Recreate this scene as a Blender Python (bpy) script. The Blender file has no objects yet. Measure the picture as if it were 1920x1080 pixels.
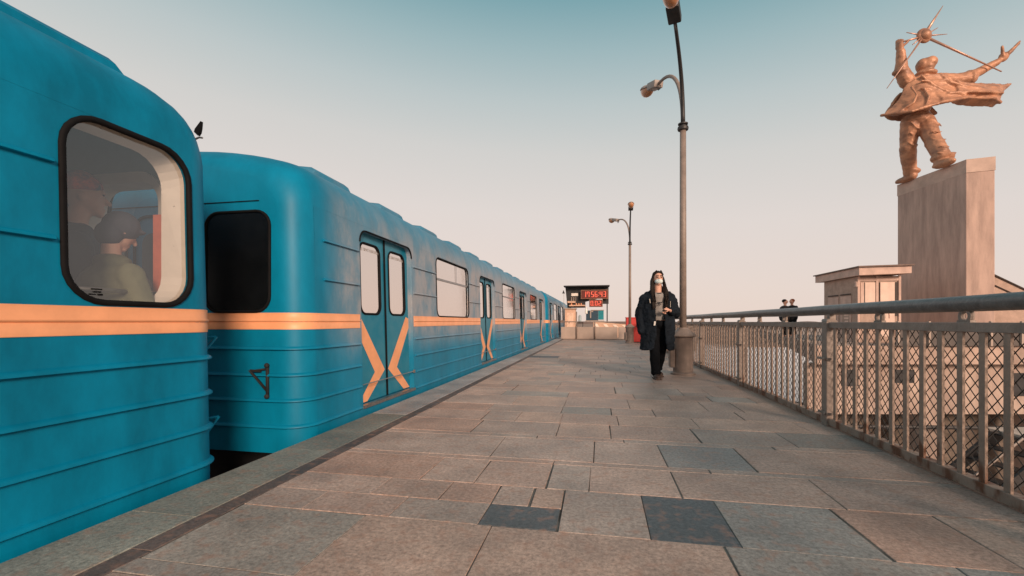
import bpy, bmesh, math, random
from mathutils import Vector, Matrix, geometry
R = math.radians
random.seed(7)
scn = bpy.context.scene
COL = scn.collection
# ------------------------------------------------------------------ camera, sky, sun
cd = bpy.data.cameras.new("camera"); cam = bpy.data.objects.new("camera", cd); COL.objects.link(cam)
cam.location = (0, 0, .96); cam.rotation_euler = (R(90), 0, R(10.92))
cd.lens = 15.75; cd.sensor_width = 36; cd.shift_y = .0328; cd.clip_start = .05; cd.clip_end = 20000
scn.camera = cam
w = bpy.data.worlds.new("World"); scn.world = w; w.use_nodes = True
nt = w.node_tree; nt.nodes.clear(); N = nt.nodes.new; LK = nt.links.new
tc = N('ShaderNodeTexCoord'); sx = N('ShaderNodeSeparateXYZ'); LK(tc.outputs['Generated'], sx.inputs[0])
rp = N('ShaderNodeValToRGB'); cr = rp.color_ramp
def lin(c): return tuple(((x/255)/12.92 if x/255 <= .04045 else ((x/255+.055)/1.055)**2.4) for x in c)
stops = [(0, (234,213,202)), (.09, (232,215,206)), (.22, (226,216,210)), (.34, (212,210,206)), (.43, (190,200,200)), (.51, (160,185,189)), (.59, (118,163,172)), (.66, (104,148,158)), (.8, (120,148,154)), (1, (135,152,156))]
cr.elements[0].position = 0; cr.elements[0].color = (*lin(stops[0][1]), 1)
cr.elements[1].position = 1; cr.elements[1].color = (*lin(stops[-1][1]), 1)
for p, c in stops[1:-1]:
    e = cr.elements.new(p); e.color = (*lin(c), 1)
# the sky is paler towards the left (-X) and bluer overhead to the right
mx = N('ShaderNodeMath'); mx.operation = 'MULTIPLY_ADD'; mx.inputs[1].default_value = .07
LK(sx.outputs['X'], mx.inputs[0]); LK(sx.outputs['Z'], mx.inputs[2])
mz = N('ShaderNodeMath'); mz.operation = 'MULTIPLY_ADD'; mz.inputs[1].default_value = -.0; 
LK(mx.outputs[0], mz.inputs[0]); LK(mx.outputs[0], mz.inputs[2]); LK(mz.outputs[0], rp.inputs[0])
# warm sunset glow low in the sky behind the camera and to the right
dt = N('ShaderNodeVectorMath'); dt.operation = 'DOT_PRODUCT'; LK(tc.outputs['Generated'], dt.inputs[0]); dt.inputs[1].default_value = Vector((.62, -.74, .26)).normalized()
pw = N('ShaderNodeMapRange'); pw.inputs[1].default_value = .55; pw.inputs[2].default_value = 1; pw.inputs[3].default_value = 0; pw.inputs[4].default_value = .8; pw.interpolation_type = 'SMOOTHSTEP'
LK(dt.outputs['Value'], pw.inputs[0])
gm = N('ShaderNodeMix'); gm.data_type = 'RGBA'; LK(pw.outputs[0], gm.inputs[0]); LK(rp.outputs[0], gm.inputs[6]); gm.inputs[7].default_value = (1.05, .62, .42, 1)
nsky = N('ShaderNodeTexSky'); nsky.sky_type = 'NISHITA'; nsky.sun_disc = False; nsky.sun_elevation = R(18.6); nsky.sun_rotation = R(148.6)
nb = N('ShaderNodeBackground'); nb.inputs[1].default_value = .06; LK(nsky.outputs[0], nb.inputs[0])
bg = N('ShaderNodeBackground'); LK(gm.outputs[2], bg.inputs[0]); bg.inputs[1].default_value = 1
ms = N('ShaderNodeMixShader'); ms.inputs[0].default_value = .92; LK(nb.outputs[0], ms.inputs[1]); LK(bg.outputs[0], ms.inputs[2])
wo = N('ShaderNodeOutputWorld'); LK(ms.outputs[0], wo.inputs[0])
sd = bpy.data.lights.new("sun", 'SUN'); sd.energy = 3.4; sd.angle = R(14); sd.color = (1, .74, .56)
sun = bpy.data.objects.new("sun", sd); COL.objects.link(sun)
sun.rotation_euler = Vector((.50, -.81, .32)).to_track_quat('Z', 'Y').to_euler()
vs = scn.view_settings; scn.display_settings.display_device = 'sRGB'
vs.view_transform = 'Standard'; vs.look = 'None'; vs.exposure = .06; vs.gamma = 1; vs.use_curve_mapping = False

# ------------------------------------------------------------------ materials
def mat(name, col, rough=.6, metal=0, var=.15, scale=6, bump=0, bscale=40, spec=.5, col2=None, coat=0, streak=None, emit=0):
    m = bpy.data.materials.new(name); m.use_nodes = True; t = m.node_tree; n = t.nodes; b = n['Principled BSDF']
    col = tuple(col[:3]); c2 = tuple(col2) if col2 else tuple(x*(1-var) for x in col); c1 = col if col2 else tuple(min(1, x*(1+var)) for x in col)
    tx = n.new('ShaderNodeTexCoord'); mp = n.new('ShaderNodeMapping'); t.links.new(tx.outputs['Object'], mp.inputs[0])
    if streak: mp.inputs['Scale'].default_value = streak
    no = n.new('ShaderNodeTexNoise'); no.inputs['Scale'].default_value = scale; no.inputs['Detail'].default_value = 6; no.inputs['Roughness'].default_value = .65
    t.links.new(mp.outputs[0], no.inputs['Vector'])
    mr = n.new('ShaderNodeMapRange'); mr.inputs[1].default_value = .35; mr.inputs[2].default_value = .65; t.links.new(no.outputs[0], mr.inputs[0])
    mi = n.new('ShaderNodeMix'); mi.data_type = 'RGBA'; mi.inputs[6].default_value = (*c1, 1); mi.inputs[7].default_value = (*c2, 1)
    t.links.new(mr.outputs[0], mi.inputs[0]); t.links.new(mi.outputs[2], b.inputs['Base Color'])
    b.inputs['Roughness'].default_value = rough; b.inputs['Metallic'].default_value = metal; b.inputs['Specular IOR Level'].default_value = spec
    b.inputs['Coat Weight'].default_value = coat; b.inputs['Coat Roughness'].default_value = .15
    if bump:
        nb = n.new('ShaderNodeTexNoise'); nb.inputs['Scale'].default_value = bscale; nb.inputs['Detail'].default_value = 4; t.links.new(tx.outputs['Object'], nb.inputs['Vector'])
        bp = n.new('ShaderNodeBump'); bp.inputs['Strength'].default_value = bump; bp.inputs['Distance'].default_value = .01
        t.links.new(nb.outputs[0], bp.inputs['Height']); t.links.new(bp.outputs[0], b.inputs['Normal'])
    if emit: b.inputs['Emission Color'].default_value = (*col, 1); b.inputs['Emission Strength'].default_value = emit
    return m
def node_after(m):  # handle for extending the colour chain of a material
    t = m.node_tree; b = t.nodes['Principled BSDF']; return t, t.nodes, b, b.inputs['Base Color'].links[0].from_socket

def dust_and_sheen(m, dust_sheen_col, kind):  # patchy dust plus grazing sky reflection, both put into the paint colour
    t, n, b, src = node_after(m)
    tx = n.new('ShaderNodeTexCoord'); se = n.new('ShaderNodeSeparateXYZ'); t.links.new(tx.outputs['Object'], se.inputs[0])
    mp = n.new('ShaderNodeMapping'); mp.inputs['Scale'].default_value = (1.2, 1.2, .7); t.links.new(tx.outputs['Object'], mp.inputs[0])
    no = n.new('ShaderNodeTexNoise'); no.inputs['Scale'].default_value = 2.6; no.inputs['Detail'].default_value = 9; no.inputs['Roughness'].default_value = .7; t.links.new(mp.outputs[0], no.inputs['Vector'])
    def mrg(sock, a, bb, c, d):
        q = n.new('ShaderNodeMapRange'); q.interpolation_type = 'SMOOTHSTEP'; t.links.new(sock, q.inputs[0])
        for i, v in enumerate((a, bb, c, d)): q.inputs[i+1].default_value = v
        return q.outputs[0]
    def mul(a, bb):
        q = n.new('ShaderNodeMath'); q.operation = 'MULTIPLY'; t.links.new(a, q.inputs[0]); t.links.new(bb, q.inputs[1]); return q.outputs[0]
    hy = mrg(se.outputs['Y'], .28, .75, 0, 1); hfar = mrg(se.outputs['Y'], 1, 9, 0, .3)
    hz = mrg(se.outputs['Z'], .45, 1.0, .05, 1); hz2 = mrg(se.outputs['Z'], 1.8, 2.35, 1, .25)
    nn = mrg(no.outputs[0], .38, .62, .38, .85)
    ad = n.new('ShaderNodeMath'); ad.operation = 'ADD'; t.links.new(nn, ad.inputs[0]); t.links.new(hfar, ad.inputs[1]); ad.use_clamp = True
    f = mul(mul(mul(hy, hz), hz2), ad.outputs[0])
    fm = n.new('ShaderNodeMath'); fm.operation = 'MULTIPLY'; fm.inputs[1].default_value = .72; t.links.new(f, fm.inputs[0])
    mi = n.new('ShaderNodeMix'); mi.data_type = 'RGBA'; t.links.new(fm.outputs[0], mi.inputs[0]); t.links.new(src, mi.inputs[6]); mi.inputs[7].default_value = (*dust_sheen_col, 1)
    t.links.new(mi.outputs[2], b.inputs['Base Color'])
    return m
TEAL = (.0, .185, .325)
M = {}
M['teal_clean'] = mat('teal_paint', TEAL, .48, var=.24, scale=2.6, spec=.16, bump=.16, bscale=2.6, streak=(1, 1, .45))
M['teal_dust_sheen'] = dust_and_sheen(mat('dust_and_sheen_teal_paint', TEAL, .46, var=.17, scale=2.2, spec=.22, bump=.16, bscale=2.6, streak=(1, 1, .45)), (.46, .40, .385), 1)
M['teal_door'] = mat('teal_door_paint', (.0, .175, .285), .4, var=.2, scale=2, spec=.3, col2=(.05, .22, .31))
M['orange'] = mat('orange_stripe_paint', (.84, .38, .19), .45, var=.08, scale=5)
M['rubber'] = mat('black_rubber', (.006, .006, .007), .75, var=.3, spec=.15)
M['dark'] = mat('dark_underframe', (.012, .013, .015), .8, var=.4)
M['blackvoid'] = mat('dark_interior', (.004, .005, .006), .25, var=.3)
M['frost'] = mat('frosted_lettering', (.40, .38, .36), .7, var=.05)
M['beige_trim'] = mat('beige_interior_trim', (.55, .48, .42), .5, var=.06)
M['intdark'] = mat('grey_green_interior_panel', (.09, .14, .15), .6, var=.1)
M['steel'] = mat('worn_steel', (.32, .30, .29), .35, .8, var=.2, scale=20)
def mirror_glass():
    m = bpy.data.materials.new('reflective_window_glass'); m.use_nodes = True; t = m.node_tree; b = t.nodes['Principled BSDF']
    b.inputs['Base Color'].default_value = (.84, .73, .67, 1); b.inputs['Metallic'].default_value = 1
    no = t.nodes.new('ShaderNodeTexNoise'); no.inputs['Scale'].default_value = 3; tx = t.nodes.new('ShaderNodeTexCoord'); t.links.new(tx.outputs['Object'], no.inputs['Vector'])
    mr = t.nodes.new('ShaderNodeMapRange'); mr.inputs[3].default_value = .03; mr.inputs[4].default_value = .14; t.links.new(no.outputs[0], mr.inputs[0]); t.links.new(mr.outputs[0], b.inputs['Roughness'])
    bp = t.nodes.new('ShaderNodeBump'); bp.inputs['Strength'].default_value = .03; bp.inputs['Distance'].default_value = .02; t.links.new(no.outputs[0], bp.inputs['Height']); t.links.new(bp.outputs[0], b.inputs['Normal'])
    return m
M['mirror'] = mirror_glass()
def clear_glass():
    m = bpy.data.materials.new('clear_window_glass'); m.use_nodes = True; t = m.node_tree; t.nodes.clear()
    o = t.nodes.new('ShaderNodeOutputMaterial'); g = t.nodes.new('ShaderNodeBsdfGlossy'); g.inputs['Roughness'].default_value = .03; g.inputs['Color'].default_value = (.95, .95, .95, 1)
    tr = t.nodes.new('ShaderNodeBsdfTransparent'); tr.inputs[0].default_value = (.93, .95, .95, 1)
    lw = t.nodes.new('ShaderNodeLayerWeight'); lw.inputs[0].default_value = .3
    mr = t.nodes.new('ShaderNodeMapRange'); mr.inputs[3].default_value = .08; mr.inputs[4].default_value = .42; t.links.new(lw.outputs['Facing'], mr.inputs[0])
    mx = t.nodes.new('ShaderNodeMixShader'); t.links.new(mr.outputs[0], mx.inputs[0]); t.links.new(tr.outputs[0], mx.inputs[1]); t.links.new(g.outputs[0], mx.inputs[2]); t.links.new(mx.outputs[0], o.inputs[0])
    return m
M['glass'] = clear_glass()

# ------------------------------------------------------------------ mesh helpers
def link(name, me, m=None, parent=None, smooth=False):
    o = bpy.data.objects.new(name, me); COL.objects.link(o)
    if m: me.materials.append(m)
    if parent: o.parent = parent
    if smooth:
        for p in me.polygons: p.use_smooth = True
    return o
class MB:
    def __init__(s): s.v = []; s.f = []
    def add(s, vs, fs):
        k = len(s.v); s.v += [tuple(v) for v in vs]; s.f += [tuple(i+k for i in f) for f in fs]; return s
    def box(s, x0, x1, y0, y1, z0, z1, T=None):
        vs = [Vector((x, y, z)) for x in (x0, x1) for y in (y0, y1) for z in (z0, z1)]
        if T: vs = [T @ v for v in vs]
        return s.add(vs, [(0,1,3,2),(4,6,7,5),(0,4,5,1),(2,3,7,6),(0,2,6,4),(1,5,7,3)])
    def bbox(s, x0, x1, y0, y1, z0, z1, b=.01, T=None):   # chamfered box
        bm = bmesh.new(); bmesh.ops.create_cube(bm, size=1)
        for v in bm.verts: v.co = Vector((x0+(v.co.x+.5)*(x1-x0), y0+(v.co.y+.5)*(y1-y0), z0+(v.co.z+.5)*(z1-z0)))
        bmesh.ops.bevel(bm, geom=bm.edges[:], offset=b, segments=2, profile=.5, affect='EDGES')
        bm.verts.index_update()
        vs = [T @ v.co if T else v.co.copy() for v in bm.verts]; fs = [tuple(v.index for v in f.verts) for f in bm.faces]; bm.free()
        return s.add(vs, fs)
    def tube(s, pts, r, n=8, closed=False, cap=True):
        pts = [Vector(p) for p in pts]; rr = r if isinstance(r, (list, tuple)) else [r]*len(pts); L = len(pts); rings = []
        up = Vector((0, 0, 1)); prev = None
        for i, p in enumerate(pts):
            a = pts[(i-1) % L] if (closed or i) else p; b = pts[(i+1) % L] if (closed or i < L-1) else p
            t = (b-a).normalized()
            if prev is None:
                u = t.cross(up);
                if u.length < .05: u = t.cross(Vector((1, 0, 0)))
            else: u = prev - t*prev.dot(t)
            u.normalize(); prev = u; v = t.cross(u)
            rings.append([p+(u*math.cos(2*math.pi*k/n)+v*math.sin(2*math.pi*k/n))*rr[i] for k in range(n)])
        vs = [q for ring in rings for q in ring]; fs = []
        for i in range(L if closed else L-1):
            j = (i+1) % L
            for k in range(n): fs.append((i*n+k, i*n+(k+1) % n, j*n+(k+1) % n, j*n+k))
        if cap and not closed: fs += [tuple(range(n))[::-1], tuple((L-1)*n+k for k in range(n))]
        return s.add(vs, fs)
    def lathe(s, prof, c=(0, 0, 0), n=24):
        c = Vector(c); vs = [c+Vector((r*math.cos(2*math.pi*k/n), r*math.sin(2*math.pi*k/n), z)) for r, z in prof for k in range(n)]
        fs = [(i*n+k, i*n+(k+1) % n, (i+1)*n+(k+1) % n, (i+1)*n+k) for i in range(len(prof)-1) for k in range(n)]
        fs += [tuple(range(n))[::-1], tuple((len(prof)-1)*n+k for k in range(n))]
        return s.add(vs, fs)
    def prism(s, poly, ext, T=None):   # poly list of Vector, ext Vector
        n = len(poly); a = [Vector(p) for p in poly]; b = [p+Vector(ext) for p in a]; vs = a+b
        if T: vs = [T @ v for v in vs]
        return s.add(vs, [tuple(range(n))[::-1], tuple(range(n, 2*n))]+[(i, (i+1) % n, (i+1) % n+n, i+n) for i in range(n)])
    def ell(s, c, r, rot=None, n=16):
        bm = bmesh.new(); bmesh.ops.create_uvsphere(bm, u_segments=n, v_segments=max(6, n//2), radius=1); bm.verts.index_update()
        Mx = Matrix.Translation(c) @ (rot.to_matrix().to_4x4() if rot else Matrix.Identity(4)) @ Matrix.Diagonal((*r, 1))
        vs = [Mx @ v.co for v in bm.verts]; fs = [tuple(v.index for v in f.verts) for f in bm.faces]; bm.free(); return s.add(vs, fs)
    def cap(s, a, b, ra, rb, n=12):   # tapered capsule
        a = Vector(a); b = Vector(b); s.tube([a, b], [ra, rb], n); s.ell(a, (ra,)*3, n=n); s.ell(b, (rb,)*3, n=n); return s
    def mesh(s, name):
        me = bpy.data.meshes.new(name); me.from_pydata(s.v, [], s.f)
        bm = bmesh.new(); bm.from_mesh(me); bmesh.ops.recalc_face_normals(bm, faces=bm.faces); bm.to_mesh(me); bm.free(); return me
    def build(s, name, m, parent=None, smooth=False, auto=None):
        o = link(name, s.mesh(name), m, parent, smooth)
        if auto is not None:
            for p in o.data.polygons: p.use_smooth = True
            o.data.set_sharp_from_angle(angle=R(auto))
        return o
def fuse(mb, name, m, parent=None, vox=.01, sm=4, disp=None):   # one continuous surface out of overlapping volumes
    o = link(name, mb.mesh(name)); md = o.modifiers.new('r', 'REMESH'); md.mode = 'VOXEL'; md.voxel_size = vox
    if sm: q = o.modifiers.new('s', 'SMOOTH'); q.iterations = sm; q.factor = .6
    for (size, st) in (disp or []):
        tx = bpy.data.textures.new('folds', 'CLOUDS'); tx.noise_scale = size; tx.noise_depth = 2
        q = o.modifiers.new('d', 'DISPLACE'); q.texture = tx; q.strength = st; q.mid_level = .5; q.texture_coords = 'LOCAL'
    dg = bpy.context.evaluated_depsgraph_get(); me = bpy.data.meshes.new_from_object(o.evaluated_get(dg)); bpy.data.objects.remove(o)
    me.materials.clear(); return link(name, me, m, parent, True)
def empty(name, loc, rz=0, label=None, cat=None, group=None):
    o = bpy.data.objects.new(name, None); COL.objects.link(o); o.location = loc; o.rotation_euler = (0, 0, rz); o.empty_display_size = .2
    return tag(o, label, cat, group)
def tag(o, label=None, cat=None, group=None, kind=None):
    if label: o['label'] = label
    if cat: o['category'] = cat
    if group: o['group'] = group
    if kind: o['kind'] = kind
    return o
def copy_tree(o, parent=None):
    c = o.copy(); COL.objects.link(c); c.parent = parent
    for ch in list(o.children): copy_tree(ch, c)
    return c

# ------------------------------------------------------------------ setting: platform, track bed, river, far bank
def stone_mat(name, tint):
    m = bpy.data.materials.new(name); m.use_nodes = True; t = m.node_tree; n = t.nodes; b = n['Principled BSDF']
    at = n.new('ShaderNodeAttribute'); at.attribute_name = 'tone'
    tx = n.new('ShaderNodeTexCoord')
    n1 = n.new('ShaderNodeTexNoise'); n1.inputs['Scale'].default_value = 48; n1.inputs['Detail'].default_value = 6; n1.inputs['Roughness'].default_value = .8
    n2 = n.new('ShaderNodeTexNoise'); n2.inputs['Scale'].default_value = 2.2; n2.inputs['Detail'].default_value = 8; n2.inputs['Roughness'].default_value = .6
    n3 = n.new('ShaderNodeTexNoise'); n3.inputs['Scale'].default_value = 15; n3.inputs['Detail'].default_value = 5
    for q in (n1, n2, n3): t.links.new(tx.outputs['Object'], q.inputs['Vector'])
    def mr(s, a, bb, c, d):
        q = n.new('ShaderNodeMapRange'); t.links.new(s, q.inputs[0])
        for i, v in enumerate((a, bb, c, d)): q.inputs[i+1].default_value = v
        return q.outputs[0]
    def mul(col, f):
        q = n.new('ShaderNodeMix'); q.data_type = 'RGBA'; q.blend_type = 'MULTIPLY'; q.inputs[0].default_value = 1; t.links.new(col, q.inputs[6])
        t.links.new(f, q.inputs[7]); return q.outputs[2]
    c = mul(at.outputs['Color'], mr(n1.outputs[0], .3, .7, .45, 1.55)); c = mul(c, mr(n2.outputs[0], .3, .7, .70, 1.3))
    # rusty-pink blotches
    q = n.new('ShaderNodeMix'); q.data_type = 'RGBA'; t.links.new(c, q.inputs[6]); q.inputs[7].default_value = tint
    t.links.new(mr(n3.outputs[0], .52, .72, 0, .55), q.inputs[0]); t.links.new(q.outputs[2], b.inputs['Base Color'])
    t.links.new(mr(n2.outputs[0], .3, .7, .42, .68), b.inputs['Roughness'])
    bp = n.new('ShaderNodeBump'); bp.inputs['Strength'].default_value = .45; bp.inputs['Distance'].default_value = .006; t.links.new(n1.outputs[0], bp.inputs['Height']); t.links.new(bp.outputs[0], b.inputs['Normal'])
    return m
XE, XF = -2.33, 2.10
cells = []
def cell(x0, x1, y0, y1, col): cells.append((x0, x1, y0, y1, col))
PAL = [(.43, .315, .265), (.41, .305, .26), (.45, .34, .29), (.40, .315, .275), (.38, .315, .28), (.47, .345, .285), (.43, .295, .24)]
DARK = (.10, .115, .128)
def tone():
    p = random.choice(PAL); k = random.uniform(.92, 1.10); return tuple(c*k for c in p)
def greyt():
    k = random.uniform(.85, 1.15); return (.33*k, .30*k, .275*k)
def row(y0, y1, cuts, darks=()):
    for i in range(len(cuts)-1):
        cell(cuts[i], cuts[i+1], y0, y1, DARK if i in darks else (greyt() if random.random() < .07 else tone()))
XI = -1.84
row(.3, .9, [XI, -.9, .1, .9, XF]); row(.9, 1.40, [XI, -1.2, -.2, .7, XF]); row(1.40, 1.50, [XI, -.7, .55, XF])
row(1.50, 2.05, [XI, -1.13, -.49, .525, 1.37, XF]); cells[-1] = cells[-1][:4]+((.27, .265, .255),); cells[-2] = cells[-2][:4]+((.30, .28, .26),); cells[-5] = cells[-5][:4]+((.34, .31, .28),)
row(2.05, 2.30, [XI, -1.5, -1.02, -.56]); row(2.30, 2.57, [XI, -1.25, -.85, -.56])
cell(-.56, -.19, 2.05, 2.30, DARK); cell(-.56, -.36, 2.30, 2.57, tone()); cell(-.36, -.19, 2.30, 2.57, tone())
cell(-.19, .23, 2.05, 2.57, tone()); cell(.23, .60, 2.05, 2.57, (.09, .108, .122)); cell(.60, 1.16, 2.05, 2.57, (.27, .265, .255)); cell(1.16, 1.62, 2.05, 2.57, tone()); cell(1.62, XF, 2.05, 2.57, tone())
row(2.57, 3.02, [XI, -1.07, -.73, -.30, -.05, .45, 1.25, XF]); row(3.02, 3.10, [XI, -1.2, -.3, .7, XF]); row(3.10, 3.66, [XI, -.76, -.03, .45, 1.0, XF]); cells[-2] = cells[-2][:4]+((.27, .265, .26),)
row(3.66, 3.76, [XI, -.9, -.5, .2, 1.3, XF]); row(3.76, 4.25, [XI, -1.1, -.35, .1, .8, 1.5, XF])
y = 4.25
while y < 24.5:
    d = random.choice((.28, .4, .45, .55, .62)) if random.random() < .85 else .1
    x = XI; cuts = [x]
    while x < XF-.55:
        x += random.uniform(.3, .95); cuts.append(min(x, XF))
    if cuts[-1] < XF:
        if XF-cuts[-1] < .25: cuts[-1] = XF
        else: cuts.append(XF)
    y1 = min(y+d, 24.5); i = 0
    while i < len(cuts)-1:
        a, b = cuts[i], cuts[i+1]
        if d > .5 and random.random() < .22 and b-a < .7:
            m_ = y+d*random.uniform(.4, .6); cell(a, b, y, m_, tone()); cell(a, b, m_, y1, greyt() if random.random() < .3 else tone())
        else: cell(a, b, y, y1, DARK if random.random() < .008 else (greyt() if random.random() < .07 else tone()))
        i += 1
    y = y1
# coping stones along the track edge and the dark seam strip
y = .2
while y < 40:
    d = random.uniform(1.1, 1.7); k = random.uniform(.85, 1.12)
    if y < 3.2 : g = (.23*k, .24*k, .215*k)  # near coping darker and greener: carriage shade put into the stone tone
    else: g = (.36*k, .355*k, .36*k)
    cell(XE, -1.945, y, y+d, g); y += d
y = .2
while y < 24.5:
    d = random.uniform(.25, .8); k = random.uniform(.7, 1.1); cell(-1.945, XI, y, min(y+d, 24.5), (.12*k, .095*k, .088*k)); y += d
cell(-1.945, -1.0, 24.9, 40, (.2, .17, .15))
vs_, fs_, tn = [], [], []
def jit(a=.004): return random.uniform(-a, a)
for (x0, x1, y0, y1, c) in cells:
    g = .0026; z = jit(.0010); k = len(vs_); big = random.random() < .2
    g2 = random.uniform(.007, .012) if big else g
    P = [(x0+g2+jit(), y0+g+jit(.003)), (x1-g+jit(), y0+g+jit(.003)), (x1-g+jit(), y1-g2+jit(.003)), (x0+g2+jit(), y1-g+jit(.003))]
    if x0 == XE: P[0] = (XE, P[0][1]); P[3] = (XE, P[3][1])
    b_ = .0018
    cxm = sum(p[0] for p in P)/4; cym = sum(p[1] for p in P)/4
    def ins(p, q): return (p[0]+math.copysign(q, cxm-p[0]), p[1]+math.copysign(q, cym-p[1]))
    ring = [(p[0], p[1], -.05) for p in P]+[(p[0], p[1], z-.004) for p in P]+[(*ins(p, b_), z) for p in P]
    vs_ += ring
    fs_ += [(k+8, k+9, k+10, k+11)]+[(k+4+i, k+4+(i+1) % 4, k+8+(i+1) % 4, k+8+i) for i in range(4)]+[(k+i, k+(i+1) % 4, k+4+(i+1) % 4, k+4+i) for i in range(4)]
    tn += [c]*12
me = bpy.data.meshes.new('platform'); me.from_pydata(vs_, [], fs_)
ca = me.color_attributes.new('tone', 'FLOAT_COLOR', 'POINT')
for i, c in enumerate(tn): ca.data[i].color = (*c, 1)
tag(link('platform', me, stone_mat('paving_stone', (.40, .22, .155, 1))), kind='structure')
M['grout'] = mat('pale_worn_grout', (.20, .19, .175), .9, var=.0, scale=3, col2=(.03, .028, .026))
M['concrete'] = mat('concrete', (.32, .27, .235), .85, var=.18, scale=1.3, bump=.3, bscale=30)
tag(MB().box(XE+.01, 2.3, .2, 24.6, -.05, -.0046).build('platform_bed', M['grout']), kind='structure')
tag(MB().box(XE+.03, 2.42, .15, 24.7, -1.5, -.052).build('platform_slab', M['concrete']), kind='structure')
M['ballast'] = mat('dark_track_bed', (.035, .033, .032), .95, var=.4, scale=30, bump=.8, bscale=60)
tag(MB().box(-9, XE+.2, -25, 60, -1.9, -1.45).build('track_bed', M['ballast']), kind='structure')
# river
mwt = mat('river_water', (.45, .42, .40), .08, var=.1, scale=.05, bump=.05, bscale=.6, spec=1)
tag(MB().box(-6000, 6000, -3000, 9000, -9.5, -9).build('river_water', mwt), kind='structure')
mbk = mat('far_bank_sand', (.30, .20, .155), .95, var=.3, scale=.02)
fb = MB()
random.seed(11)
pts = [(-3000, 420)]
x = -3000
while x < 3000: x += 60; pts.append((x, 420+60*math.sin(x*.011)+random.uniform(-20, 20) if x < 20 else 185+25*math.sin(x*.011)+random.uniform(-10, 10)))
for (a, b) in zip(pts, pts[1:]):
    fb.add([(a[0], a[1], -8.9), (b[0], b[1], -8.9), (b[0], b[1]+40, -6.5), (a[0], a[1]+40, -6.5), (b[0], 8000, -3), (a[0], 8000, -3), (a[0], 8000, -9.4), (b[0], 8000, -9.4), (b[0], b[1], -9.4), (a[0], a[1], -9.4)], [(0,1,2,3), (3,2,4,5), (5,4,7,6), (0,9,8,1)])
tag(fb.build('far_bank', mbk), kind='structure')
mtr = mat('distant_woods', (.20, .15, .135), .95, var=.25, scale=.01)
tl = MB(); x = -3500; random.seed(5)
while x < 3500:
    wd = random.uniform(40, 110); h = random.uniform(3.5, 6.5)
    tl.ell((x, 1500+random.uniform(-60, 60), -6+h*.3), (wd*.7, 25, h*1.0), n=10); x += wd*.75
tag(tl.build('distant_woods', mtr, smooth=True), kind='stuff')

# ------------------------------------------------------------------ metro carriage
XC = -3.78; HW = 1.372
def xs(z): return HW-.026*max(z, 0) if z < 1.98 else 1.32
def qb(p0, p1, p2, t): return tuple((1-t)**2*a+2*(1-t)*t*b+t*t*c for a, b, c in zip(p0, p1, p2))
prof = [(1.30, -.42), (1.365, -.36), (HW, 0), (xs(1), 1.0), (xs(1.97), 1.98)]
prof += [qb((1.32, 1.98), (1.315, 2.33), (.99, 2.425), t/8) for t in range(1, 9)]
prof += [qb((.99, 2.425), (.5, 2.57), (0, 2.58), t/6) for t in range(1, 7)]
full = prof+[(-x, z) for x, z in prof[-2::-1]]
RS, RT = .21, .42
def e_s(d): return 0 if d >= RS else RS-math.sqrt(max(0, RS*RS-(RS-d)**2))
def e_t(d): return 0 if d >= RT else .62*(RT-math.sqrt(max(0, RT*RT-(RT-d)**2)))
def sect(d):
    out = []
    for x, z in full:
        ex = e_s(d); et = e_t(d)
        k = (HW-ex)/HW
        if z > 1.9: k -= .15*(et/RT)*(z-1.9)/.68
        if z < 0: z = max(z, -.42+.27*max(0, 1-d/RS)**3)
        out.append((x*k, z-et*max(0, z-1.9)/.68))
    return out
def rrect(y0, y1, z0, z1, r, n=6, rb=None):
    rb = r if rb is None else rb; P = []
    for (cy, cz, a0, q) in ((y1-rb, z0+rb, -90, rb), (y1-r, z1-r, 0, r), (y0+r, z1-r, 90, r), (y0+rb, z0+rb, 180, rb)):
        if q < 1e-4: P.append((cy, cz)); continue
        for k in range(n+1):
            a = R(a0+90*k/n); P.append((cy+q*math.cos(a), cz+q*math.sin(a)))
    return P
def side3(y, z, off=0): return Vector((xs(z)+off, y, z))
def tess(outer, holes, f3):
    loops = [[Vector((a, b, 0)) for a, b in outer]]+[[Vector((a, b, 0)) for a, b in h] for h in holes]
    tr = geometry.tessellate_polygon(loops); flat = [p for l in loops for p in l]
    return [f3(p.x, p.y) for p in flat], [tuple(t) for t in tr]
def plan(u, z, L):      # u<0: along the end face / round the corner, u>=0: straight side y
    pass
def wrap_path(yA, yB, L, endA, endB, off, z):
    """points along the body outline at height z; endA wraps round the near end face, endB round the far one"""
    P = []
    X = xs(z)
    if endA:
        P.append(((-X+RS), 0, 0, -1)); P.append(((X-RS)*.0, 0, 0, -1)); P.append(((X-RS), 0, 0, -1))
        for k in range(1, 9):
            a = R(-90+90*k/8); P.append((X-RS+RS*math.cos(a), RS+RS*math.sin(a), math.cos(a), math.sin(a)))
    else: P.append((X, yA, 1, 0))
    if endB:
        P.append((X, L-RS, 1, 0))
        for k in range(1, 9):
            a = R(90*k/8); P.append((X-RS+RS*math.cos(a), L-RS+RS*math.sin(a), math.cos(a), math.sin(a)))
        P.append((-X+RS, L, 0, 1))
    else: P.append((X, yB, 1, 0))
    return [Vector((p[0]+p[2]*off, p[1]+p[3]*off, z)) for p in P]
def sweep(mb, prof_, yA, yB, L, ea=False, eb=False, taper=False):
    rows = [wrap_path(yA, yB, L, ea, eb, off, z) for off, z in prof_]
    n = len(rows[0]); m_ = len(rows)
    vs = [rows[j][i] for i in range(n) for j in range(m_)]
    fs = [(i*m_+j, i*m_+j+1, (i+1)*m_+j+1, (i+1)*m_+j) for i in range(n-1) for j in range(m_-1)]
    fs += [tuple(range(m_)), tuple((n-1)*m_+j for j in range(m_))[::-1]]
    mb.add(vs, fs)
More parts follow.
